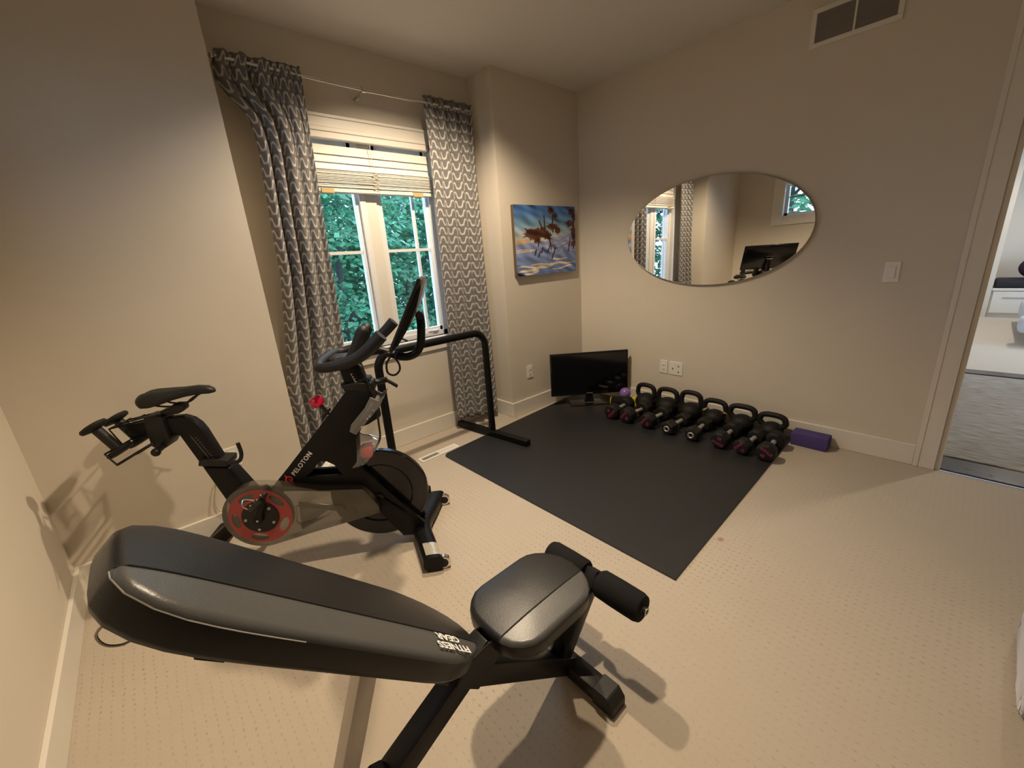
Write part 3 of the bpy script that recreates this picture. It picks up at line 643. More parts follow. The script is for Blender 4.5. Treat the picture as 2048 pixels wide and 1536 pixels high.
lg.add(*arc(lo, .0105, .0168, math.radians(-75), math.radians(205)))
def bar2(a, b_, w):
    a, b_ = lo + ex*a[0] + ez*a[1] + ey*.0006, lo + ex*b_[0] + ez*b_[1] + ey*.0006; t = (b_-a).normalized(); sd = t.cross(ey)*w/2
    lg.add([a-sd, a+sd, b_+sd, b_-sd], [(0, 1, 2, 3)])
bar2((.0, .002), (-.0035, -.027), .0065); bar2((.004, .014), (.006, .026), .006)
lg.obj('brand_emblem', 'redlogo', fo, smooth=False)
# flywheel
fwp = [(.012,-.020),(.05,-.020),(.055,-.010),(.150,-.010),(.158,-.017),(.226,-.017),(.232,-.012),(.232,.012),(.226,.017),(.158,.017),(.150,.010),(.055,.010),(.05,.020),(.012,.020)]
fwh = G().lathe(fwp, 72, (tc_[0], 0, tc_[1]), 'y').obj('flywheel', 'gloss', bk, angle=25)
G().lathe([(.010,-.062),(.022,-.060),(.026,-.050),(.026,.050),(.022,.060),(.010,.062)], 20, (tc_[0], 0, tc_[1]), 'y').obj('axle', 'black', fwh)
G().prism([(-.25,.29),(-.235,.305),(-.205,.305),(-.10,.20),(-.09,.18),(-.105,.165),(-.135,.165),(-.25,.26)], -.062, -.0505).obj('dropout_cover', 'frame', bk, bevel=.004, seg=2)
# seat tube, post, clamp
G().prism([(-.938,.552),(-.832,.534),(-.742,.345),(-.74,.26),(-.80,.25),(-.862,.30)], -.040, .040).obj('seat_tube', 'frame', bk, bevel=.010, seg=3)
G().beam((-.765,0,.315), (-1.085,0,.085), .06, .06).beam((-.70, 0, .36), (-.80, 0, .30), .06, .10).obj('rear_strut', 'frame', bk, bevel=.008, seg=2)
co = G().prism([(-.952,.560),(-.83,.539),(-.822,.572),(-.94,.592)], -.046, .046).obj('post_collar', 'black', bk, bevel=.008, seg=2)
G().tube(smooth_path([(-.835,-.035,.558),(-.80,-.05,.562),(-.772,-.05,.568),(-.757,-.05,.60),(-.760,-.05,.652)], 4), [.009]*9+[.0085]*8, 8).obj('lever', 'black', co)
pst = G().prism([(-.930,.50),(-.842,.50),(-.898,.715),(-.912,.748),(-.935,.775),(-.968,.792),(-1.06,.793),(-1.19,.782),(-1.186,.712),(-1.06,.712),(-.995,.708)], -.026, .026).obj('seat_post', 'frame', bk, bevel=.006, seg=2)
g = G()
for i in range(14):
    t = i/13; p = Vector((-.948+.060*t+.016, -.0264, .690-.150*t)); g.box((-.004, -.0002, -.0012), (.004, .0002, .0012), Matrix.Translation(p))
g.beam((-.951, -.0264, .700), (-.893, -.0264, .552), .0004, .002)
g.obj('height_scale', 'greyplastic', pst, smooth=False)
G().prism([(-1.108,.772),(-1.10,.815),(-1.03,.812),(-1.025,.70),(-1.05,.665),(-1.085,.655),(-1.108,.68)], -.042, .042).obj('slider_clamp', 'black', bk, bevel=.008, seg=2)
G().tube([(-1.065, -.042, .672), (-1.065, -.078, .668)], .012, 10).sphere((-1.065, -.085, .667), .018, 12, 8).obj('slider_knob', 'black', bk)
G().prism([(-1.04,.806),(-.975,.806),(-.948,.822),(-.945,.848),(-.985,.852),(-1.005,.834),(-1.045,.828)], -.024, .024).obj('saddle_clamp', 'black', bk, bevel=.006, seg=2)
g = G()
for s_ in (-.022, .022): g.tube(smooth_path([(-1.06, s_*2, .868), (-1.02, s_*1.2, .848), (-.95, s_, .843), (-.90, s_*.8, .872), (-.87, s_*.5, .885)], 4), .0042, 6)
g.obj('saddle_rails', 'black', bk)
st_ = [(-1.108,.020,.888,.010,.012),(-1.100,.056,.888,.020,.024),(-1.08,.074,.890,.026,.032),(-1.05,.079,.893,.026,.034),(-1.01,.074,.896,.022,.030),(-.97,.056,.898,.020,.024),(-.93,.036,.899,.019,.021),(-.88,.026,.900,.020,.019),(-.84,.022,.896,.018,.017),(-.822,.016,.891,.011,.010),(-.815,.005,.888,.004,.004)]
V = []; n = 24
for f_, hwid, hc, ht, hb in st_:
    for j in range(n):
        a = 2*PI*j/n; c_, s_ = math.cos(a), math.sin(a)
        sw = hwid*math.copysign(abs(c_)**.75, c_); dz = (ht*abs(s_)**.8 - .010*max(0, 1-abs(sw)/.02)*(hwid > .05)) if s_ > 0 else -hb*abs(s_)**.7
        droop = -.016*(sw/.079)**2 if hwid > .03 else 0
        V.append((f_, sw, hc+dz+droop))
g = G().add(V, [(i*n+j, i*n+(j+1) % n, (i+1)*n+(j+1) % n, (i+1)*n+j) for i in range(len(st_)-1) for j in range(n)] + [tuple(range(n)), tuple(reversed(range((len(st_)-1)*n, len(st_)*n)))])
g.obj('saddle', 'rubber', bk, angle=60)
# wire dumbbell rack
g = G(); r_ = .0038
for s_ in (-.125, .125):
    g.tube(smooth_path([(-1.035, s_, .722), (-1.095, s_, .690), (-1.122, s_, .680), (-1.186, s_, .648), (-1.196, s_, .652), (-1.222, s_, .700)], 3), r_, 6)
for f_, h_ in ((-1.222, .700), (-1.190, .650), (-1.150, .665), (-1.095, .690)): g.tube([(f_, -.125, h_), (f_, .125, h_)], r_, 6)
for s_ in (-.03, .03, .075): g.tube([(-1.222, s_, .700), (-1.25, s_, .775), (-1.10, s_, .800)], r_, 6)
g.tube([(-1.25, -.02, .775), (-1.25, .10, .775)], r_, 6).tube([(-1.19, .02, .785), (-1.19, .10, .785)], r_, 6)
g.obj('dumbbell_rack', 'black', bk)
# belt guard, sprocket, cranks
def ell(c, r0, n=40): return [(c[0]+r0*math.cos(2*PI*i/n), c[1]+r0*math.sin(2*PI*i/n)) for i in range(n)]
bc = (-.722, .303)
go = [(bc[0]+.162*math.cos(a), bc[1]+.160*math.sin(a)) for a in [math.radians(78+(284-78)*i/30) for i in range(31)]]
go += [(-.53,.177),(-.346,.208),(-.200,.234),(-.205,.275),(-.262,.368),(-.339,.379),(-.447,.391),(-.529,.421),(-.61,.443)]
tri_ = [(-.563,.328),(-.434,.288),(-.422,.275),(-.433,.259),(-.566,.238),(-.578,.250),(-.568,.289)]
G().holed(go, [tri_], -.102, -.094).holed([(-.548,.352),(-.36,.300),(-.35,.27),(-.37,.238),(-.56,.205)], [tri_], -.106, -.1015).obj('belt_guard', 'guard', bk, bevel=.002, seg=1)
rimw = G()
loop = go; nL = len(loop)
rimw.add([(p[0], -.094, p[1]) for p in loop] + [(p[0], -.055, p[1]) for p in loop], [(i, (i+1) % nL, nL+(i+1) % nL, nL+i) for i in range(nL)])
rimw.obj('guard_rim', 'guard', bk)
hol = []
for k in range(5):
    a = math.radians(40+72*k); cx, cz = bc[0]+.107*math.cos(a), bc[1]+.107*math.sin(a)
    hol.append([(cx+.017*math.cos(q)*math.cos(a)-.038*math.sin(q)*math.sin(a), cz+.017*math.cos(q)*math.sin(a)+.038*math.sin(q)*math.cos(a)) for q in [2*PI*i/18 for i in range(18)]])
G().holed(ell(bc, .136, 60), hol, -.1034, -.1022).obj('sprocket', 'redring', bk, smooth=False)
G().holed(ell(bc, .136, 48), [ell(bc, .128, 48)], -.097, -.070).obj('belt', 'black', bk)
dc = G().lathe([(.074, -.112), (.079, -.110), (.079, -.1005), (.02, -.1005)], 48, (bc[0], 0, bc[1]), 'y').obj('chainring_cover', 'black', bk)
for k in range(5):
    a = math.radians(112+72*k); p = (bc[0]+.062*math.cos(a), 0, bc[1]+.062*math.sin(a))
    G().lathe([(.0030, -.1132), (.0034, -.1158), (.0062, -.1158), (.0066, -.111)], 12, p, 'y').obj('bolt', 'steel', dc)
    
def crank(sgn, tip, pname):
    s0 = sgn*.118; c_ = G().tube([(bc[0], s0*.95, bc[1]), (bc[0], s0+sgn*.022, bc[1])], .020, 16)
    c_.beam((bc[0], s0+sgn*.012, bc[1]), (tip[0], s0+sgn*.02, tip[1]), .028, .016, (tip[1]-bc[1], 0, -(tip[0]-bc[0])))
    co_ = c_.obj('crank_arm', 'frame', bk, bevel=.004, seg=2)
    G().lathe([(.004, -.1440 if sgn < 0 else .1400), (.006, -.1405 if sgn < 0 else .1436)], 12, (bc[0], 0, bc[1]), 'y').obj('bolt', 'steel', co_)
    sp = s0+sgn*.03; pd = G().tube([(tip[0], s0+sgn*.015, tip[1]), (tip[0], sp+sgn*.075, tip[1])], .008, 10)
    m_ = Matrix.Translation((tip[0], sp+sgn*.042, tip[1])) @ Matrix.Rotation(math.radians(-35), 4, 'Y')
    pd.box((-.034, -.033, -.009), (.034, .033, .009), m_).box((-.05, -.012, -.006), (-.03, .012, .008), m_).box((.03, -.018, -.006), (.046, .018, .010), m_)
    po = pd.obj(pname, 'gloss', co_, bevel=.003, seg=2)
    sg_ = G().tube([m_ @ Vector(p) for p in smooth_path([(-.03, -.03, .006), (-.042, -.02, .03), (-.03, 0, .045), (-.0, .0, .012)], 4)], .003, 6)
    for x, y in ((-.02, -.018), (.02, -.018), (-.02, .018), (.02, .018)): sg_.sphere(m_ @ Vector((x, y, .0105)), .0045, 8, 6)
    sg_.obj('pedal_clip', 'chrome', co_)
crank(-1, (-.672, .425), 'pedal'); crank(1, (-.772, .181), 'pedal')
# stabilisers
def tubebar(path, rx, rz_, name):
    g = G(); P = smooth_path(path, 8); n = 16; V = []
    for p in P:
        for j in range(n):
            a = 2*PI*j/n; c_, s_ = math.cos(a), math.sin(a)
            V.append((p.x + rx*math.copysign(abs(c_)**.6, c_), p.y, p.z + rz_*math.copysign(abs(s_)**.6, s_)))
    L = len(P); g.add(V, [(i*n+j, i*n+(j+1) % n, (i+1)*n+(j+1) % n, (i+1)*n+j) for i in range(L-1) for j in range(n)] + [tuple(reversed(range(n))), tuple(range((L-1)*n, L*n))])
    return g.obj(name, 'frame', bk, angle=50)
fs = tubebar([(.034,-.288,.046),(.0,-.15,.048),(-.032,0,.052),(.0,.15,.048),(.034,.288,.046)], .046, .036, 'front_stabilizer')
rs = tubebar([(-1.10,-.27,.046),(-1.09,0,.048),(-1.10,.27,.046)], .042, .034, 'rear_stabilizer')
for s_ in (-.265, .265):
    G().box((.0, s_-.022, .0005), (.06, s_+.022, .012)).obj('foot_pad', 'rubber', fs, bevel=.003, seg=1, smooth=False)
    wh = G().lathe([(.016,-.012),(.030,-.012),(.033,-.009),(.033,.009),(.030,.012),(.016,.012)], 28, (.078, s_, .0335), 'y').obj('transport_wheel', 'chrome', fs)
    G().lathe([(.002,-.0135),(.022,-.0135),(.022,.0135),(.002,.0135)], 20, (.078, s_, .0335), 'y').obj('wheel_hub', 'black', fs)
    G().box((-1.13, s_-.02, .0005), (-1.07, s_+.02, .014)).obj('foot_pad', 'rubber', rs, bevel=.003, seg=1, smooth=False)
V = []; F = []; n = 10
for i in range(2):
    s_ = (-.268, -.178)[i]; fc = (.029, .007)[i]
    for j in range(n+1):
        a = math.radians(112-(112-22)*j/n); c_, q = math.cos(a), math.sin(a)
        V.append((fc + .0466*math.copysign(abs(c_)**.6, c_), s_, .0468 + .0366*abs(q)**.6))
F = [(j, j+1, n+2+j, n+1+j) for j in range(n)]
G().add(V, F).obj('sticker', 'sticker', fs)['label'] = 'silver warning sticker with fine print lines'
g = G()
for k in range(8):
    t = (k+.8)/9.5; s_ = -.262+.078*t; fc = .029-.022*t
    P = []
    for j in range(1, 5+(k % 3)):
        a = math.radians(112-9*j); c_, q = math.cos(a), math.sin(a); P.append((fc+.0470*math.copysign(abs(c_)**.6, c_), s_, .0470+.0368*abs(q)**.6))
    g.tube(P, .0007, 4)
stuff(g.obj('sticker_print', 'paperline', fs, smooth=False))
# neck, collar, handlebar, screen
G().prism([(-.262,.80),(-.165,.80),(-.192,.955),(-.285,.965)], -.028, .028).obj('handlebar_post', 'frame', bk, bevel=.007, seg=2)
g = G()
for i in range(5): g.box((-.231+i*.004-.0025, -.0285, .905-i*.012), (-.231+i*.004+.004, -.028, .9065-i*.012))
g.beam((-.236, -.0283, .910), (-.217, -.0283, .852), .0005, .0018)
g.obj('post_scale', 'white', D.objects['handlebar_post'], smooth=False)
cl = G().prism([(-.288,.868),(-.150,.866),(-.140,.840),(-.150,.812),(-.180,.796),(-.268,.818)], -.046, .046).obj('head_collar', 'black', bk, bevel=.010, seg=3)
G().prism([(-.21,.866),(-.155,.866),(-.162,.882),(-.20,.884)], -.036, .036).obj('collar_cap', 'rubber', cl, bevel=.006, seg=2)
G().tube(smooth_path([(-.145,.01,.850),(-.125,.015,.848),(-.09,.02,.853)], 3), .014, 10).beam((-.098,.02,.853), (-.052,.03,.812), .022, .010).obj('collar_lever', 'black', cl)
hb = []
side = [(-.047, .205, 1.094), (-.10, .205, 1.046), (-.155, .198, 1.010), (-.215, .190, .990), (-.280, .180, .980), (-.318, .160, .976), (-.334, .120, .978), (-.336, .06, .984)]
pth = [(f_, -s_, h_) for f_, s_, h_ in side] + [(-.334, 0, .985)] + [(f_, s_, h_) for f_, s_, h_ in reversed(side)]
hp_ = smooth_path(pth, 5); nh = len(hp_)
hbo = G().tube(hp_, [.0205 + .0065*max(0, 1-min(i, nh-1-i)/22) for i in range(nh)], 14).obj('handlebar', 'rubber', bk)
for s_ in (-.040, .040):
    p_ = smooth_path([(-.285, s_*.8, .970), (-.252, s_, .958), (-.220, s_, .974), (-.188, s_, 1.022), (-.166, s_, 1.064), (-.150, s_, 1.092)], 5)
    G().tube(p_, [.027]*len(p_), 14).sphere((-.150, s_, 1.092), .027, 14, 10).obj('inner_grip', 'rubber', hbo)
G().box((-.315, -.055, .955), (-.205, .055, .992)).obj('handlebar_clamp', 'rubber', bk, bevel=.014, seg=3)
mp_ = smooth_path([(-.215, 0, .978), (-.15, 0, .992), (-.104, 0, .996), (-.067, 0, .982), (-.025, 0, .964), (.015, 0, .954), (.055, 0, .966), (.082, 0, 1.002), (.093, 0, 1.055), (.098, 0, 1.110), (.097, 0, 1.135)], 4)
mo = G().tube(mp_, .0185, 14).obj('screen_mount', 'frame', bk)
G().tube([(.097, -.03, 1.138), (.097, .03, 1.138)], .018, 14).tube([(.097, -.033, 1.138), (.097, .033, 1.138)], .007, 8).obj('mount_hinge', 'gloss', mo)
ta = math.atan2(.147, .269); mS = Matrix.Translation((.060, 0, 1.168)) @ Matrix.Rotation(ta, 4, 'Y')
sc_ = G().box((-.008, -.27, -.153), (.008, .27, .153), mS).obj('touchscreen', 'gloss', bk, bevel=.005, seg=2)
back = G().prism([(-.15, .006), (.15, .006), (.12, .018), (.05, .028), (-.05, .028), (-.12, .018)], -.255, .255)
back.v = [tuple(mS @ Vector((z, y, x))) for x, y, z in back.v]
back.obj('screen_back', 'gloss', sc_, bevel=.004, seg=2)
G().box((-.0088, -.255, -.138), (-.0079, .255, .140), mS).obj('display', 'screen', sc_, smooth=False)
G().box((.029, -.035, .02), (.0305, .035, .026), mS).obj('back_badge', 'steel', sc_, smooth=False)
G().box((.012, -.03, .1525), (.02, .03, .157), mS).box((.02, -.262, -.09), (.045, -.24, -.087), mS).obj('port_flap', 'black', sc_, smooth=False)
G().tube(smooth_path([(-.10, -.02, .975), (-.060, -.03, .985), (-.055, -.03, .968), (-.074, -.03, .937), (-.076, -.03, .900), (-.060, -.03, .884), (-.040, -.03, .884), (-.021, -.03, .903), (-.020, -.028, .930), (-.034, -.02, .962), (-.02, -.01, .985)], 5), .0048, 7).obj('screen_cable', 'black', bk)
G().tube(smooth_path([(-.20, -.035, .955), (-.181, -.042, .935), (-.180, -.042, .918), (-.165, -.045, .865), (-.150, -.052, .800), (-.146, -.052, .730), (-.148, -.05, .670), (-.158, -.03, .585), (-.19, -.025, .53)], 5), .0048, 7).obj('sensor_cable', 'black', bk)
# bottle holder, sweat guard, resistance knob
bh = G(); bh.beam((-.150, -.0, .772), (-.262, -.0, .640), .125, .030); bh.obj('bottle_holder', 'greyplastic', bk, bevel=.006, seg=2)
bho = D.objects['bottle_holder']
for s_ in (-.058, .058):
    G().prism([(-.163,.800),(-.131,.779),(-.100,.800),(-.127,.752),(-.254,.627),(-.280,.646),(-.267,.679),(-.196,.750)], s_-.004, s_+.004).obj('holder_side', 'greyplastic', bho, bevel=.002, seg=1)
for a, h_ in ((-.172, .742), (-.205, .704), (-.236, .668), (-.192, .715)): G().lathe([(.003, -.0655), (.0045, -.0625)], 8, (a+.012, 0, h_-.006), 'y').obj('bolt', 'steel', bho)
G().prism([(-.290,.615),(-.215,.635),(-.152,.668),(-.155,.765),(-.20,.72)], .035, .062).obj('far_holder', 'black', bk, bevel=.003, seg=1)
V = []; nu, nv = 14, 16
for i in range(nu+1):
    u = i/nu
    for j in range(nv+1):
        v = -1 + 2*j/nv; wdt = .040 + .022*min(1, u*1.6)
        rf, rh = np.interp(u, [0, .25, .5, .75, 1], [-.258, -.262, -.238, -.205, -.165]), np.interp(u, [0, .25, .5, .75, 1], [.655, .622, .604, .597, .575])
        sf, sh = np.interp(u, [0, .25, .5, .75, 1], [-.268, -.305, -.300, -.240, -.166]), np.interp(u, [0, .25, .5, .75, 1], [.640, .555, .458, .470, .555])
        k = abs(v)**2.2; V.append((rf+(sf-rf)*k, v*wdt*(1-.12*abs(v)**6), rh+(sh-rh)*k))
sg_ = G().add(V, [(i*(nv+1)+j, i*(nv+1)+j+1, (i+1)*(nv+1)+j+1, (i+1)*(nv+1)+j) for i in range(nu) for j in range(nv)]).obj('sweat_guard', 'clear', bk, angle=80)
G().box((-.262, -.034, .488), (-.205, .034, .548)).obj('brake_housing', 'redlogo', bk, bevel=.014, seg=3)['label'] = 'red brake housing under the clear shield'
sg_['label'] = 'clear flared plastic shield over the flywheel'
kb = G().prism([(-.402,.695),(-.365,.735),(-.36,.75),(-.395,.725)], -.016, .016).tube([(-.372, 0, .722), (-.398, 0, .768)], .0085, 10).obj('knob_stem', 'black', bk)
kn_ = Matrix.Translation((-.412, 0, .789)) @ Matrix.Rotation(math.radians(-29), 4, 'Y')
G().lathe([(.012, -.028), (.026, -.022), (.034, -.002), (.034, .010), (.027, .022), (.012, .027)], 8, (0, 0, 0), 'z', kn_).obj('resistance_knob', 'redknob', kb, bevel=.004, seg=2, angle=25)['label'] = 'faceted glossy red knob'

# small dumbbells in the rear rack
axd = Vector((.062, 0, -.111)).normalized()
for s_, f0, h0, lab in ((-.078, -1.263, .806, 'small black dumbbell in the bike rack, on the side nearest the bench'), (.050, -1.272, .796, 'small black dumbbell in the bike rack, on the side nearest the wall')):
    base = bk.matrix_basis if False else Matrix.Translation(bk.location) @ Matrix.Rotation(bk.rotation_euler[2], 4, 'Z')
    a = Vector((f0, s_, h0)); b_ = a + axd*.130
    t = D.objects.new('rack_dumbbell', None); COL.objects.link(t); t.matrix_world = base; tag(t, lab, 'dumbbell', 'dumbbells in the bike rack')
    rot = axd.to_track_quat('Z', 'Y').to_matrix().to_4x4()
    G().tube([a, b_], .0195, 14).obj('handle', 'rubber', t)
    for p, q in ((a, -1), (b_, 1)): G().lathe([(.030, -.013), (.046, -.009), (.050, 0), (.046, .009), (.030, .013)], 22, (0, 0, 0), 'z', Matrix.Translation(p) @ rot).obj('head', 'iron', t)

# ------------------------------------------------------------------ weight bench
BO = Vector((-2.80, -1.862, 0))
bn = thing('weight_bench', 'black and grey adjustable weight bench, backrest raised towards the left wall', 'bench', BO)
def bl_(p): return Vector(p) - BO
def pad(outl, t, rnd, crown, mtx, seam, zc, names):
    """upholstered pad: rings of the outline, rounded and crowned; split at the seam into black and grey covers"""
    P = [Vector((p[0], p[1])) for p in outl]; Q = []
    for i in range(len(P)):
        a, b_ = P[i], P[(i+1) % len(P)]; m_ = max(1, int((b_-a).length/.03)); Q += [a.lerp(b_, k/m_) for k in range(m_)]
    for _ in range(1): Q = [(Q[i-1] + Q[i]*2 + Q[(i+1) % len(Q)])/4 for i in range(len(Q))]
    n = len(Q)
    nr = []
    for i in range(n):
        t_ = (Q[(i+1) % n]-Q[i-1]).normalized(); nr.append(Vector((-t_.y, t_.x)))
    rings = [(rnd*.5, -t), (.15*rnd, -t+.006), (0, -t+rnd*.7), (0, -rnd)]
    for k in range(1, 7): a = PI/2*k/6; rings.append((rnd*(1-math.cos(a)), -rnd+rnd*math.sin(a)))
    V = []
    for ins, z in rings:
        for i in range(n): p = Q[i] + nr[i]*ins; V.append((p.x, p.y, z))
    cx = sum((q.x for q in Q))/n; cy = sum((q.y for q in Q))/n; L = len(rings); last = [Vector(v) for v in V[-n:]]
    xs = [q.x for q in Q]
    for k in range(1, 7):
        s_ = 1-k/7
        for p in last: V.append((p.x if False else (p.x-cx)*(s_ if (max(xs)-min(xs)) < .5 else 1-(1-s_)*.25)+cx, (p.y-cy)*s_+cy, crown*(1-s_*s_)))
    L2 = L+6; F = [(i*n+j, i*n+(j+1) % n, (i+1)*n+(j+1) % n, (i+1)*n+j) for i in range(L2-1) for j in range(n)]
    F.append(tuple(reversed(range(n)))); F.append(tuple((L2-1)*n+j for j in range(n)))
    def cutm(cuts):
        bm = bmesh.new(); vs = [bm.verts.new(v) for v in V]; bm.verts.ensure_lookup_table()
        for f in F:
            try: bm.faces.new([vs[i] for i in f])
            except ValueError: pass
        bmesh.ops.remove_doubles(bm, verts=bm.verts, dist=1e-6); bmesh.ops.recalc_face_normals(bm, faces=bm.faces)
        for co, no in cuts: bmesh.ops.bisect_plane(bm, geom=bm.verts[:]+bm.edges[:]+bm.faces[:], plane_co=co, plane_no=no, clear_outer=True)
        return bm
    sv = (0, seam, 0); zv = (0, 0, zc)
    def fin(bms, name, m):
        me = D.meshes.new(name); acc = bmesh.new()
        for b2 in bms:
            tmp = D.meshes.new('tmp'); b2.to_mesh(tmp); acc.from_mesh(tmp); D.meshes.remove(tmp); b2.free()
        acc.transform(mtx); acc.to_mesh(me); acc.free(); return link(name, me, m, bn, True, 50)
    g_ = cutm([(sv, (0, -1, 0)), (zv, (0, 0, -1))])
    path = sorted([v.co.copy() for v in g_.verts if abs(v.co.y-seam) < 1e-5], key=lambda c: c.x)
    edge = [v.co.copy() for v in g_.verts if abs(v.co.z-zc) < 1e-5]
    cush = fin([cutm([(sv, (0, 1, 0))]), cutm([(sv, (0, -1, 0)), (zv, (0, 0, 1))])], names[0], 'vinyl')
    grey = fin([g_], names[1], 'greyvinyl'); grey['label'] = 'grey vinyl half of the cover'
    pp = [path[0]]
    for c_ in path[1:]:
        if (c_-pp[-1]).length > .012: pp.append(c_)
    G().tube([mtx @ (c_ + Vector((0, 0, .0003))) for c_ in pp], .0021, 6).obj('seam_piping', 'darkstitch', cush)
    ed = sorted(edge, key=lambda c: c.x); st = G(); prev = None
    for c_ in ed:
        if c_.x < max(xs)-.28 and (max(xs)-min(xs)) > .5: continue
        if prev is not None and (c_-prev).length < .05 and (c_-prev).length > 1e-4: st.tube([mtx @ prev, mtx @ c_], .0011, 4)
        prev = c_
    if st.v and (max(xs)-min(xs)) > .5: st.obj('stitching', 'stitch', cush)
    return cush, grey
Ub = Vector((-.677, 0, .736)).normalized(); Nb = Vector((.736, 0, .677)).normalized(); Yb = Vector((0, 1, 0))
# local u runs up the backrest, v = -y so the frame stays right-handed (u, v, normal)
def frame_m(o, ux, n_):
    vy = n_.cross(ux); m_ = Matrix((ux, vy, n_)).transposed().to_4x4(); m_.translation = o; return m_
mB = frame_m(bl_((-2.845, -1.852, .490)), Ub, Nb)            # v axis = n x u
half = [(.716, .0), (.715, .066), (.704, .090), (.664, .122), (.59, .134), (.52, .136), (.12, .136), (.03, .112), (-.040, .070), (-.064, .035), (-.066, 0)]
def sym(hf):
    o = [(u, v) for u, v in hf] + [(u, -v) for u, v in reversed(hf[1:-1])]
    ar = sum(o[i][0]*o[(i+1) % len(o)][1]-o[(i+1) % len(o)][0]*o[i][1] for i in range(len(o)))
    return o if ar > 0 else o[::-1]
def padv(hf, t, rnd, crown, mtx, seam, zc, names):
    return pad(sym(hf), t, rnd, crown, mtx, seam, zc, names)

padv(half, .056, .014, .005, mB, .048, -.012, ('backrest', 'backrest_stripe'))
mSt = frame_m(bl_((-2.583, -1.860, .430)), Vector((-1, 0, 0)), Vector((0, 0, 1)))
padv([(.178, 0), (.176, .060), (.165, .088), (.118, .130), (-.10, .130), (-.150, .090), (-.174, .035), (-.176, 0)], .055, .016, .007, mSt, .052, -.011, ('seat', 'seat_stripe'))
text('brand_lettering', 'FITNESS', 'white', D.objects['backrest_stripe'], bl_(Vector((-2.845, -1.9415, .490)) + Ub*.034 + Nb*.0062), Ub, (0, -1, 0), .0335, .0002, shear=.35, bold=.0008, space=.98, xs=.92)
text('brand_lettering', 'GEAR', 'white', D.objects['backrest_stripe'], bl_(Vector((-2.845, -1.9095, .490)) + Ub*.044 + Nb*.0068), Ub, (0, -1, 0), .0335, .0002, shear=.35, bold=.0008, space=.98, xs=.92)
yb = -1.862
def bb(name, a, b_, w, h, m='benchframe', side=(0, 1, 0), bev=.004, par=None):
    return G().beam(bl_(a), bl_(b_), w, h, side).obj(name, m, par or bn, bevel=bev, seg=2)
rl = bb('rear_leg', (-2.76, yb, .395), (-3.43, yb, .035), .055, .060)
bb('front_leg', (-2.84, yb, .355), (-2.44, yb, .030), .050, .060)
bb('front_foot', (-2.44, -2.035, .030), (-2.44, -1.690, .030), .060, .050, side=(1, 0, 0))
for y0, y1 in ((-2.062, -1.985), (-1.745, -1.668)):
    G().prism([(bl_((0, y0, 0)).y, .001), (bl_((0, y1, 0)).y, .001), (bl_((0, y1, 0)).y, .062), (bl_((0, (y0 if y0 < -2 else y1), 0)).y + (.022 if y0 < -2 else -.022), .062), (bl_((0, (y0 if y0 < -2 else y1), 0)).y, .035)], bl_((-2.474, 0, 0)).x, bl_((-2.406, 0, 0)).x, 'x').obj('foot_cap', 'rubber', D.objects['front_foot'], bevel=.003, seg=1, smooth=False)
bb('rear_foot', (-3.43, -2.10, .030), (-3.43, -1.62, .030), .060, .050, side=(1, 0, 0))
bb('seat_rail', (-2.80, yb, .352), (-2.43, yb, .358), .050, .030)
bb('seat_bracket', (-2.72, yb, .372), (-2.45, yb, .372), .14, .006)
bb('seat_upright', (-2.475, yb+.015, .06), (-2.49, yb+.015, .345), .030, .040)
arm = bb('leg_hold_arm', (-2.50, yb, .050), (-2.285, yb, .315), .045, .045)
rp = Vector((-2.302, yb, .288))
G().tube([bl_(rp+Vector((0, -.205, 0))), bl_(rp+Vector((0, .205, 0)))], .0125, 12).obj('roller_axle', 'steel', arm)
for s_ in (-1, 1):
    a = bl_(rp); g = G()
    prof = [(.014, .028), (.040, .029), (.046, .038), (.047, .10), (.046, .175), (.041, .190), (.016, .192)]
    prof = [(r_, z*s_) for r_, z in prof]
    if s_ < 0: prof = prof[::-1]
    g.lathe(prof, 26, a, 'y'); ro = g.obj('foam_roller', 'foam', arm)
    G().lathe([(.004, .1925*s_), (.014, .1945*s_), (.0145, .203*s_), (.004, .206*s_)][::s_], 14, a, 'y').obj('end_cap', 'rubber', ro)
bb('adjusting_strut', (-3.035, yb, .640), (-3.232, yb, .110), .040, .040, 'steel', bev=.003)
bs = Vector((-2.845, yb, .490)) - Nb*.082
bb('backrest_rail', bs + Ub*(-.02), bs + Ub*.64, .05, .030)
for u in (.08, .56): G().beam(bl_(bs + Ub*u + Vector((0, -.10, 0)) + Nb*.017), bl_(bs + Ub*u + Vector((0, .10, 0)) + Nb*.017), .04, .006, Ub).obj('pad_bracket', 'benchframe', bn, smooth=False)
G().prism([(-0.02, 0.3), (0.05, 0.345), (0.075, 0.395), (0.03, 0.415), (-0.05, 0.4), (-0.08, 0.36)], bl_((0, yb-.032, 0)).y, bl_((0, yb-.026, 0)).y).prism([(-0.02, 0.3), (0.05, 0.345), (0.075, 0.395), (0.03, 0.415), (-0.05, 0.4), (-0.08, 0.36)], bl_((0, yb+.026, 0)).y, bl_((0, yb+.032, 0)).y).obj('hinge_plates', 'benchframe', bn, bevel=.002, seg=1, smooth=False)
hk = [(-.262, .262), (-.276, .290), (-.300, .300), (-.322, .292), (-.315, .286), (-.296, .285), (-.285, .268), (-.285, .238), (-.262, .240)]
G().prism([(x+.005, z-.004) for x, z in hk], bl_((0, yb-.014, 0)).y, bl_((0, yb+.014, 0)).y).obj('bar_hook', 'benchframe', rl, bevel=.002, seg=1, smooth=False)
we = Vector((-2.845, -1.935, .490)) + Ub*.690 - Nb*.052
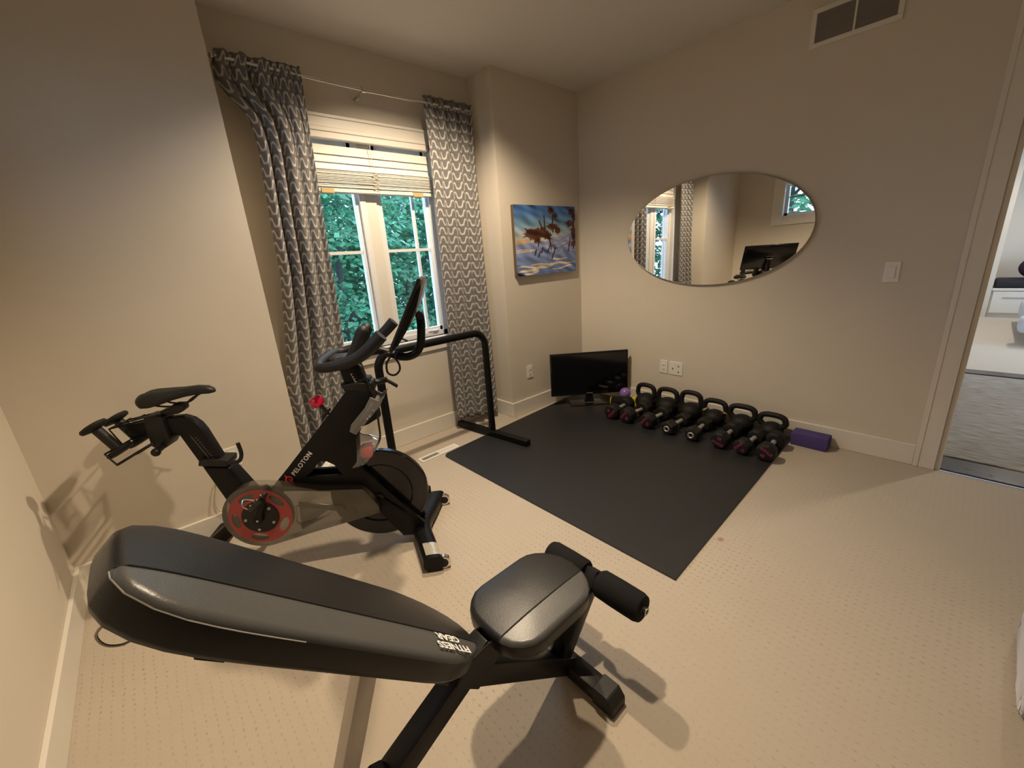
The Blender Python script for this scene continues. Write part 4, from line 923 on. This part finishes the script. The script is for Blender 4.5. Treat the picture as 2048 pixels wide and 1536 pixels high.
G().tube([bl_(p) for p in smooth_path([we, we - Nb*.016, we - Nb*.026 - Ub*.016, we - Nb*.022 - Ub*.034, we - Nb*.006 - Ub*.042], 4)], .0018, 6).obj('wire_hook', 'steel', bn)

# ------------------------------------------------------------------ dip bar in front of the window
db_ = thing('dip_bar', 'black tubular dip bar standing below the window with one foot on the mat', 'exercise bar', (-1.78, -.16, 0))
z1 = .845; r_ = .026; xl_, xr_ = -.425, .425; cr = .10
P = [(xl_, 0, .055), (xl_, 0, z1-cr)] + [(xl_+cr*(1-math.cos(a)), 0, z1-cr+cr*math.sin(a)) for a in [PI/2*k/7 for k in range(1, 8)]] + [(xr_-cr*(1-math.cos(a)), 0, z1-cr+cr*math.sin(a)) for a in [PI/2*(1-k/7) for k in range(0, 7)]] + [(xr_, 0, z1-cr), (xr_, 0, .055)]
G().tube(P, r_, 16).obj('rail', 'frame', db_, angle=60)
for x, dx in ((xl_, -.02), (xr_, -.055)):
    g = G().beam((x+dx, .375, .033), (x+.035 if x > 0 else x+.02, -.375, .033), .050, .046, (1, 0, 0)); fo_ = g.obj('foot', 'frame', db_, bevel=.003, seg=1, smooth=False)
    for t in (.06, .94):
        q = Vector((x+dx, .375, 0)).lerp(Vector((x+.035 if x > 0 else x+.02, -.375, 0)), t); G().box((q.x-.024, q.y-.022, .0095), (q.x+.024, q.y+.022, .0115)).obj('foot_pad', 'rubber', fo_, smooth=False)

# ------------------------------------------------------------------ television in the corner
tv = thing('television', 'black flat television standing on the floor in the corner', 'television', (-.334, -.342, .009), math.atan2(-.659, .752))
w_, h0, h1 = .352, .098, .495
tb = G().box((-w_, 0, h0), (w_, .022, h1)).obj('bezel', 'gloss', tv, bevel=.005, seg=2)
G().box((-w_+.014, -.001, h0+.030), (w_-.014, .0005, h1-.014)).obj('display', 'screen', tv, smooth=False)
G().box((-.028, -.0012, h0+.0105), (.028, -.0002, h0+.0175)).obj('maker_badge', 'steel', tb, smooth=False)
G().box((-.22, .0215, h0+.05), (.22, .045, h1-.10)).obj('rear_housing', 'black', tb, bevel=.008, seg=2)
G().prism([(-.045, .02), (.045, .02), (.028, .11), (-.028, .11)], .012, .034).obj('neck', 'gloss', tv, bevel=.003, seg=1)
G().box((-.175, -.030, .0005), (.225, .120, .010)).obj('stand_base', 'gloss', tv, bevel=.004, seg=2)
G().tube(smooth_path([(-.575, -.075, .006), (-.50, -.09, .011), (-.43, -.11, .018), (-.40, -.12, .02)], 4), .006, 7).sphere((-.578, -.074, .007), .0068, 8, 6).obj('black_cable', 'black')
tag(D.objects['black_cable'], 'short black cable end sticking out from under the television', 'cable')

# ------------------------------------------------------------------ kettlebells
def kettlebell(label, y, top, rb, hw, rh, bands=False, x=-.118):
    t = thing('kettlebell', label, 'kettlebell', (x, y, .0092), random.uniform(-.05, .05), 'kettlebells along the wall')
    top -= .0092; rz_ = rb*.80; zc = rz_*.93
    prof = [(rb*.62, 0), (rb*.70, .004)] + [(rb*math.cos(a), zc+rz_*math.sin(a)) for a in [math.radians(-52+k*(136/15)) for k in range(16)]] + [(.004, zc+rz_*.998)]
    G().lathe(prof, 32).obj('body', 'iron', t)
    zt = top-rh; zb = zc+rz_*.60
    pth = [(0, -rb*.62, zb-.012), (0, -hw*.86, zb+.022), (0, -hw+rh*.8, zb+(zt-zb)*.58), (0, -hw+rh*1.25, zb+(zt-zb)*.82), (0, -hw+rh*2.6, zt-(zt-zb)*.03), (0, 0, zt+.001), (0, hw-rh*2.6, zt-(zt-zb)*.03), (0, hw-rh*1.25, zb+(zt-zb)*.82), (0, hw-rh*.8, zb+(zt-zb)*.58), (0, hw*.86, zb+.022), (0, rb*.62, zb-.012)]
    P_ = smooth_path(pth, 5); ho = G().tube(P_, rh, 14).obj('handle', 'iron', t, angle=60)
    if bands:
        for k in (4, len(P_)-6): G().tube([P_[k].lerp(P_[k+1], .2), P_[k+1], P_[k+2].lerp(P_[k+1], .4)], rh*1.04, 16).obj('colour_band', 'yellow', ho)['label'] = 'pale yellow band'
for a in (('black kettlebell nearest the television, first of the row', -.790, .241, .090, .092, .0195),
          ('black kettlebell second from the television', -.990, .239, .090, .093, .0195),
          ('black kettlebell third from the television, tallest handle of the row', -1.188, .249, .088, .093, .0195),
          ('kettlebell with pale yellow bands on its handle', -1.376, .220, .078, .093, .0195, True),
          ('black wide-handled kettlebell between the yellow-banded one and the last', -1.573, .218, .082, .098, .0200),
          ('black kettlebell at the end of the row beside the purple block', -1.770, .199, .076, .094, .0195)): kettlebell(*a)

# ------------------------------------------------------------------ dumbbells
def dumbbell(label, y, r, ang, num, th, chrome=False, x=-.372, hl=.064, hd=.088):
    t = thing('dumbbell', label, 'dumbbell', (x, y, .0092), ang, 'dumbbells on the mat')
    nz_ = 6 if chrome else 8; zc = r*math.cos(PI/nz_)+.0004
    R_ = Matrix.Translation((0, 0, zc)) @ Matrix.Rotation(PI/nz_ + (0 if not chrome else 0), 4, 'X')
    G().lathe([(.0165, -hl-.004), (.0145, -hl+.01), (.0165, 0), (.0145, hl-.01), (.0165, hl+.004)], 18, (0, 0, zc), 'x').obj('handle', 'handle', t)
    for s_ in (-1, 1):
        a, b_ = s_*hl, s_*(hl+hd); lo_, hi_ = min(a, b_), max(a, b_)
        pr = [(r*.80, lo_), (r, lo_+.016), (r, hi_-.016), (r*.82, hi_)]
        hd_ = G().lathe(pr, nz_, (0, 0, 0), 'x', R_).obj('head', 'iron' if not chrome else 'rubber', t, bevel=.004, seg=2, smooth=not chrome, angle=30)
        if chrome:
            G().lathe([(.014, b_-.001*s_), (.014, b_+.005*s_), (.018, b_+.008*s_), (.023, b_+.005*s_), (.024, b_-.001*s_)], 22, (0, 0, zc), 'x').obj('end_ring', 'handle', hd_)
        elif s_ < 0:
            xd = Vector((0, -math.cos(th), math.sin(th))); yd = Vector((0, math.sin(th), math.cos(th))); o_ = Vector((b_-.0006, 0, zc))
            text('maker_lettering', 'ETHOS', 'pink', hd_, o_ - yd*.026 , xd, yd, r*.42, .0003, align='CENTER', bold=.0003)
            text('weight_number', num, 'pink', hd_, o_ + yd*.012, xd, yd, r*.44, .0003, align='CENTER', bold=.0005)
rad = math.radians
for a in (('dumbbell with pink print nearest the television, number towards upper left', -.694, .066, rad(2), '35', rad(52)),
          ('dumbbell with pink print second from the television', -.853, .066, rad(-5), '30', rad(232)),
          ('dumbbell with pink print third from the television, beside a chrome-ended one', -1.033, .064, rad(-4), '25', rad(232)),
          ('plain dumbbell with chrome end ring, the one nearer the television', -1.204, .056, rad(-2), '', 0, True),
          ('plain dumbbell with chrome end ring, the one nearer the purple block', -1.374, .056, rad(3), '', 0, True),
          ('pink-print dumbbell in front of the yellow-banded kettlebell, number above the word', -1.570, .061, rad(0), '20', rad(-16)),
          ('pink-print dumbbell second from the mat edge', -1.722, .055, rad(-4), '15', rad(232)),
          ('pink-print dumbbell at the mat edge by the purple block', -1.846, .060, rad(3), '20', rad(150))): dumbbell(*a)

# ball, roller, block, bag, plush
ro = thing('massage_roller', 'short black foam roller with yellow ends beside the television', 'roller', (-.222, -.572, .0092), math.radians(-70))
G().lathe([(.030, -.055), (.043, -.052), (.045, -.045), (.045, .045), (.043, .052), (.030, .055)], 26, (0, 0, .0452), 'x').obj('foam_sleeve', 'foam', ro)
for s_ in (-1, 1): G().lathe([(.024, s_*.0552), (.040, s_*.0555), (.041, s_*.062), (.024, s_*.064)], 24, (0, 0, .0452), 'x').obj('end_ring', 'yellow2', ro)
tag(G().box((-.040, -.026, -.041), (.040, .026, .041)).obj('yellow_foam_block', 'yellow2', bevel=.008, seg=2), 'small bright yellow block behind the first kettlebell', 'block')
yo = D.objects['yellow_foam_block']; yo.location = (-.100, -.676, .0415); yo.rotation_euler = (0, 0, .3)
ba = G().sphere((0, 0, 0), .050, 32, 20).obj('massage_ball', 'lilac', angle=180); ba.location = (-.150, -.600, .120)
tag(ba, 'shiny lilac ball resting on the black roller beside the television', 'ball')
by = G().box((-.050, -.104, 0), (.050, .104, .092)).obj('yoga_block', 'purple', bevel=.007, seg=3); by.location = (-.082, -1.996, .0); by.rotation_euler = (0, 0, math.radians(-1))
tag(by, 'purple foam yoga block on the carpet against the baseboard', 'block')
rr = np.random.default_rng(11); bm = bmesh.new(); bmesh.ops.create_icosphere(bm, subdivisions=2, radius=1)
for v in bm.verts: v.co = Vector((v.co.x*.085, v.co.y*.042, max(v.co.z, -.75)*.105)) * float(rr.uniform(.82, 1.12))
for v in bm.verts: v.co.z = max(v.co.z, -.078)
me = D.meshes.new('plastic_bag'); bm.to_mesh(me); bm.free(); pb = link('plastic_bag', me, 'bag', None, False); pb.location = (-2.565, .058, .079)
tag(pb, 'crumpled white plastic bag on the floor behind the exercise bike', 'bag')
g = G(); me_ = None
bm = bmesh.new(); bmesh.ops.create_cube(bm, size=1.0)
for v in bm.verts: v.co = Vector((v.co.x*.40, v.co.y*.50, v.co.z*.165))
bmesh.ops.bevel(bm, geom=bm.edges[:], offset=.022, segments=4, profile=.5, affect='EDGES')
bmesh.ops.subdivide_edges(bm, edges=bm.edges[:], cuts=3, use_grid_fill=True)
for v in bm.verts: v.co += Vector(rr.normal(0, .0014, 3))
me = D.meshes.new('plush_cushion'); bm.to_mesh(me); bm.free(); pc = link('plush_cushion', me, 'fluff', None, True, 180); pc.location = (-1.475, -3.115, .0865); pc.rotation_euler = (0, 0, math.radians(-1.5))
tag(pc, 'white plush floor cushion at the right edge of the carpet', 'cushion')

# ------------------------------------------------------------------ trees outside the windows
struct(G().box((-30, .8, -3.2), (20, 40, -3.0)).box((-40, -20, -3.2), (-4.6, .8, -3.0)).obj('ground', 'ground', smooth=False), 'green ground outside')
def tree(label, c, r, n, leaf, seed, col=(.07, .205, .10)):
    q = np.random.default_rng(seed); c = np.array(c, float); r = np.array(r, float)
    t = thing('leafy_tree', label, 'tree', (c[0], c[1], -3.0), 0, 'trees outside the windows'); off = np.array([c[0], c[1], -3.0])
    tk = G(); top = c[2]+r[2]*.4+3
    tk.tube(smooth_path([(0, 0, 0), (.05, .03, top*.4), (-.06, 0, top*.75), (.03, 0, top)], 4), list(np.linspace(.13, .04, 13)), 9)
    for k in range(9):
        a = q.uniform(0, 6.28); z0 = top*q.uniform(.35, .95); l = q.uniform(.4, .8)*r[0]
        tk.tube(smooth_path([(0, 0, z0), (math.cos(a)*l*.5, math.sin(a)*l*.5, z0+.25), (math.cos(a)*l, math.sin(a)*l, z0+.35)], 4), list(np.linspace(.045, .012, 9)), 6)
    tk.obj('trunk', 'bark', t)
    ncl = n//36; d = q.normal(size=(ncl, 3)); d /= np.linalg.norm(d, axis=1)[:, None]
    cc = d*r*(q.uniform(.35, 1.0, ncl)**.5)[:, None]
    hz = d.copy(); hz[:, 2] = q.uniform(-.35, .15, ncl); hz /= np.linalg.norm(hz, axis=1)[:, None]
    side = np.stack([-hz[:, 1], hz[:, 0], np.zeros(ncl)], 1); side /= np.linalg.norm(side, axis=1)[:, None]+1e-9
    m_ = 36; tt = q.uniform(-1, 1, (ncl, m_)); ss = q.normal(0, .42, (ncl, m_))*(1.05-np.abs(tt)*.6)
    sz = .34
    pos = cc[:, None]+hz[:, None]*(tt*sz*1.3)[..., None]+side[:, None]*(ss*sz)[..., None]
    pos[..., 2] += q.normal(0, .05, (ncl, m_)) - (tt+1)**2*.035*sz*4
    nrm = q.normal(0, .45, (ncl, m_, 3)) + np.array([0, 0, 1.0]) + hz[:, None]*.5; nrm /= np.linalg.norm(nrm, axis=2)[..., None]
    ax = hz[:, None] + side[:, None]*(np.sign(ss)*.7)[..., None] + q.normal(0, .35, (ncl, m_, 3)); ax -= nrm*(ax*nrm).sum(2)[..., None]; ax /= np.linalg.norm(ax, axis=2)[..., None]
    bx = np.cross(nrm, ax); L = leaf*q.uniform(.7, 1.25, (ncl, m_))[..., None]
    p0 = pos; v = np.stack([p0, p0+ax*L*.45+bx*L*.34, p0+ax*L, p0+ax*L*.45-bx*L*.34], 2).reshape(-1, 3) + (c-off)
    nf = v.shape[0]//4; me = D.meshes.new('foliage'); me.vertices.add(nf*4); me.vertices.foreach_set('co', v.ravel())
    me.loops.add(nf*4); me.loops.foreach_set('vertex_index', np.arange(nf*4)); me.polygons.add(nf); me.polygons.foreach_set('loop_start', np.arange(nf)*4); me.polygons.foreach_set('loop_total', np.full(nf, 4))
    me.update()
    clv = q.uniform(.75, 1.3, (ncl, 1)).repeat(m_, 1); tint = np.array(col)[None, None]*(clv*q.uniform(.7, 1.35, (ncl, m_)))[..., None]; tint[..., 0] *= q.uniform(.6, 1.5, (ncl, m_))
    a = me.color_attributes.new('tint', 'FLOAT_COLOR', 'CORNER'); f4 = np.concatenate([tint.reshape(-1, 3), np.ones((nf, 1))], 1).repeat(4, 0); a.data.foreach_set('color', f4.astype(np.float32).ravel())
    stuff(link('foliage', me, 'leaf', t, False))
tree('leafy tree outside the alcove window, filling its left sash', (-.55, 4.6, .9), (1.2, 1.0, 2.3), 11000, .105, 21)
tree('leafy tree outside the alcove window, behind the right sash', (1.15, 5.4, .9), (1.5, 1.1, 2.5), 12000, .11, 22)
tree('leafy tree farther to the right outside the alcove window', (3.1, 6.6, 1.2), (1.6, 1.3, 2.9), 10000, .12, 23, (.06, .20, .115))
tree('tree standing in the gap behind the nearest two trees', (.5, 8.2, 1.6), (2.4, 1.2, 3.6), 12000, .15, 24, (.035, .115, .07))
tree('tree behind the leftmost tree beyond the alcove window', (-2.2, 7.8, 1.6), (2.0, 1.2, 3.6), 9000, .15, 25, (.035, .115, .07))
tree('tree farthest back on the right beyond the alcove window', (3.6, 10.0, 2.0), (2.8, 1.3, 4.4), 11000, .18, 26, (.035, .115, .075))
tree('tree seen in the mirror through the small high window', (-8.4, .6, 1.9), (1.6, 2.6, 2.4), 11000, .16, 27)
tree('tree seen in the mirror through the alcove window', (-9.0, 4.6, 1.4), (2.2, 2.4, 3.2), 10000, .16, 28)
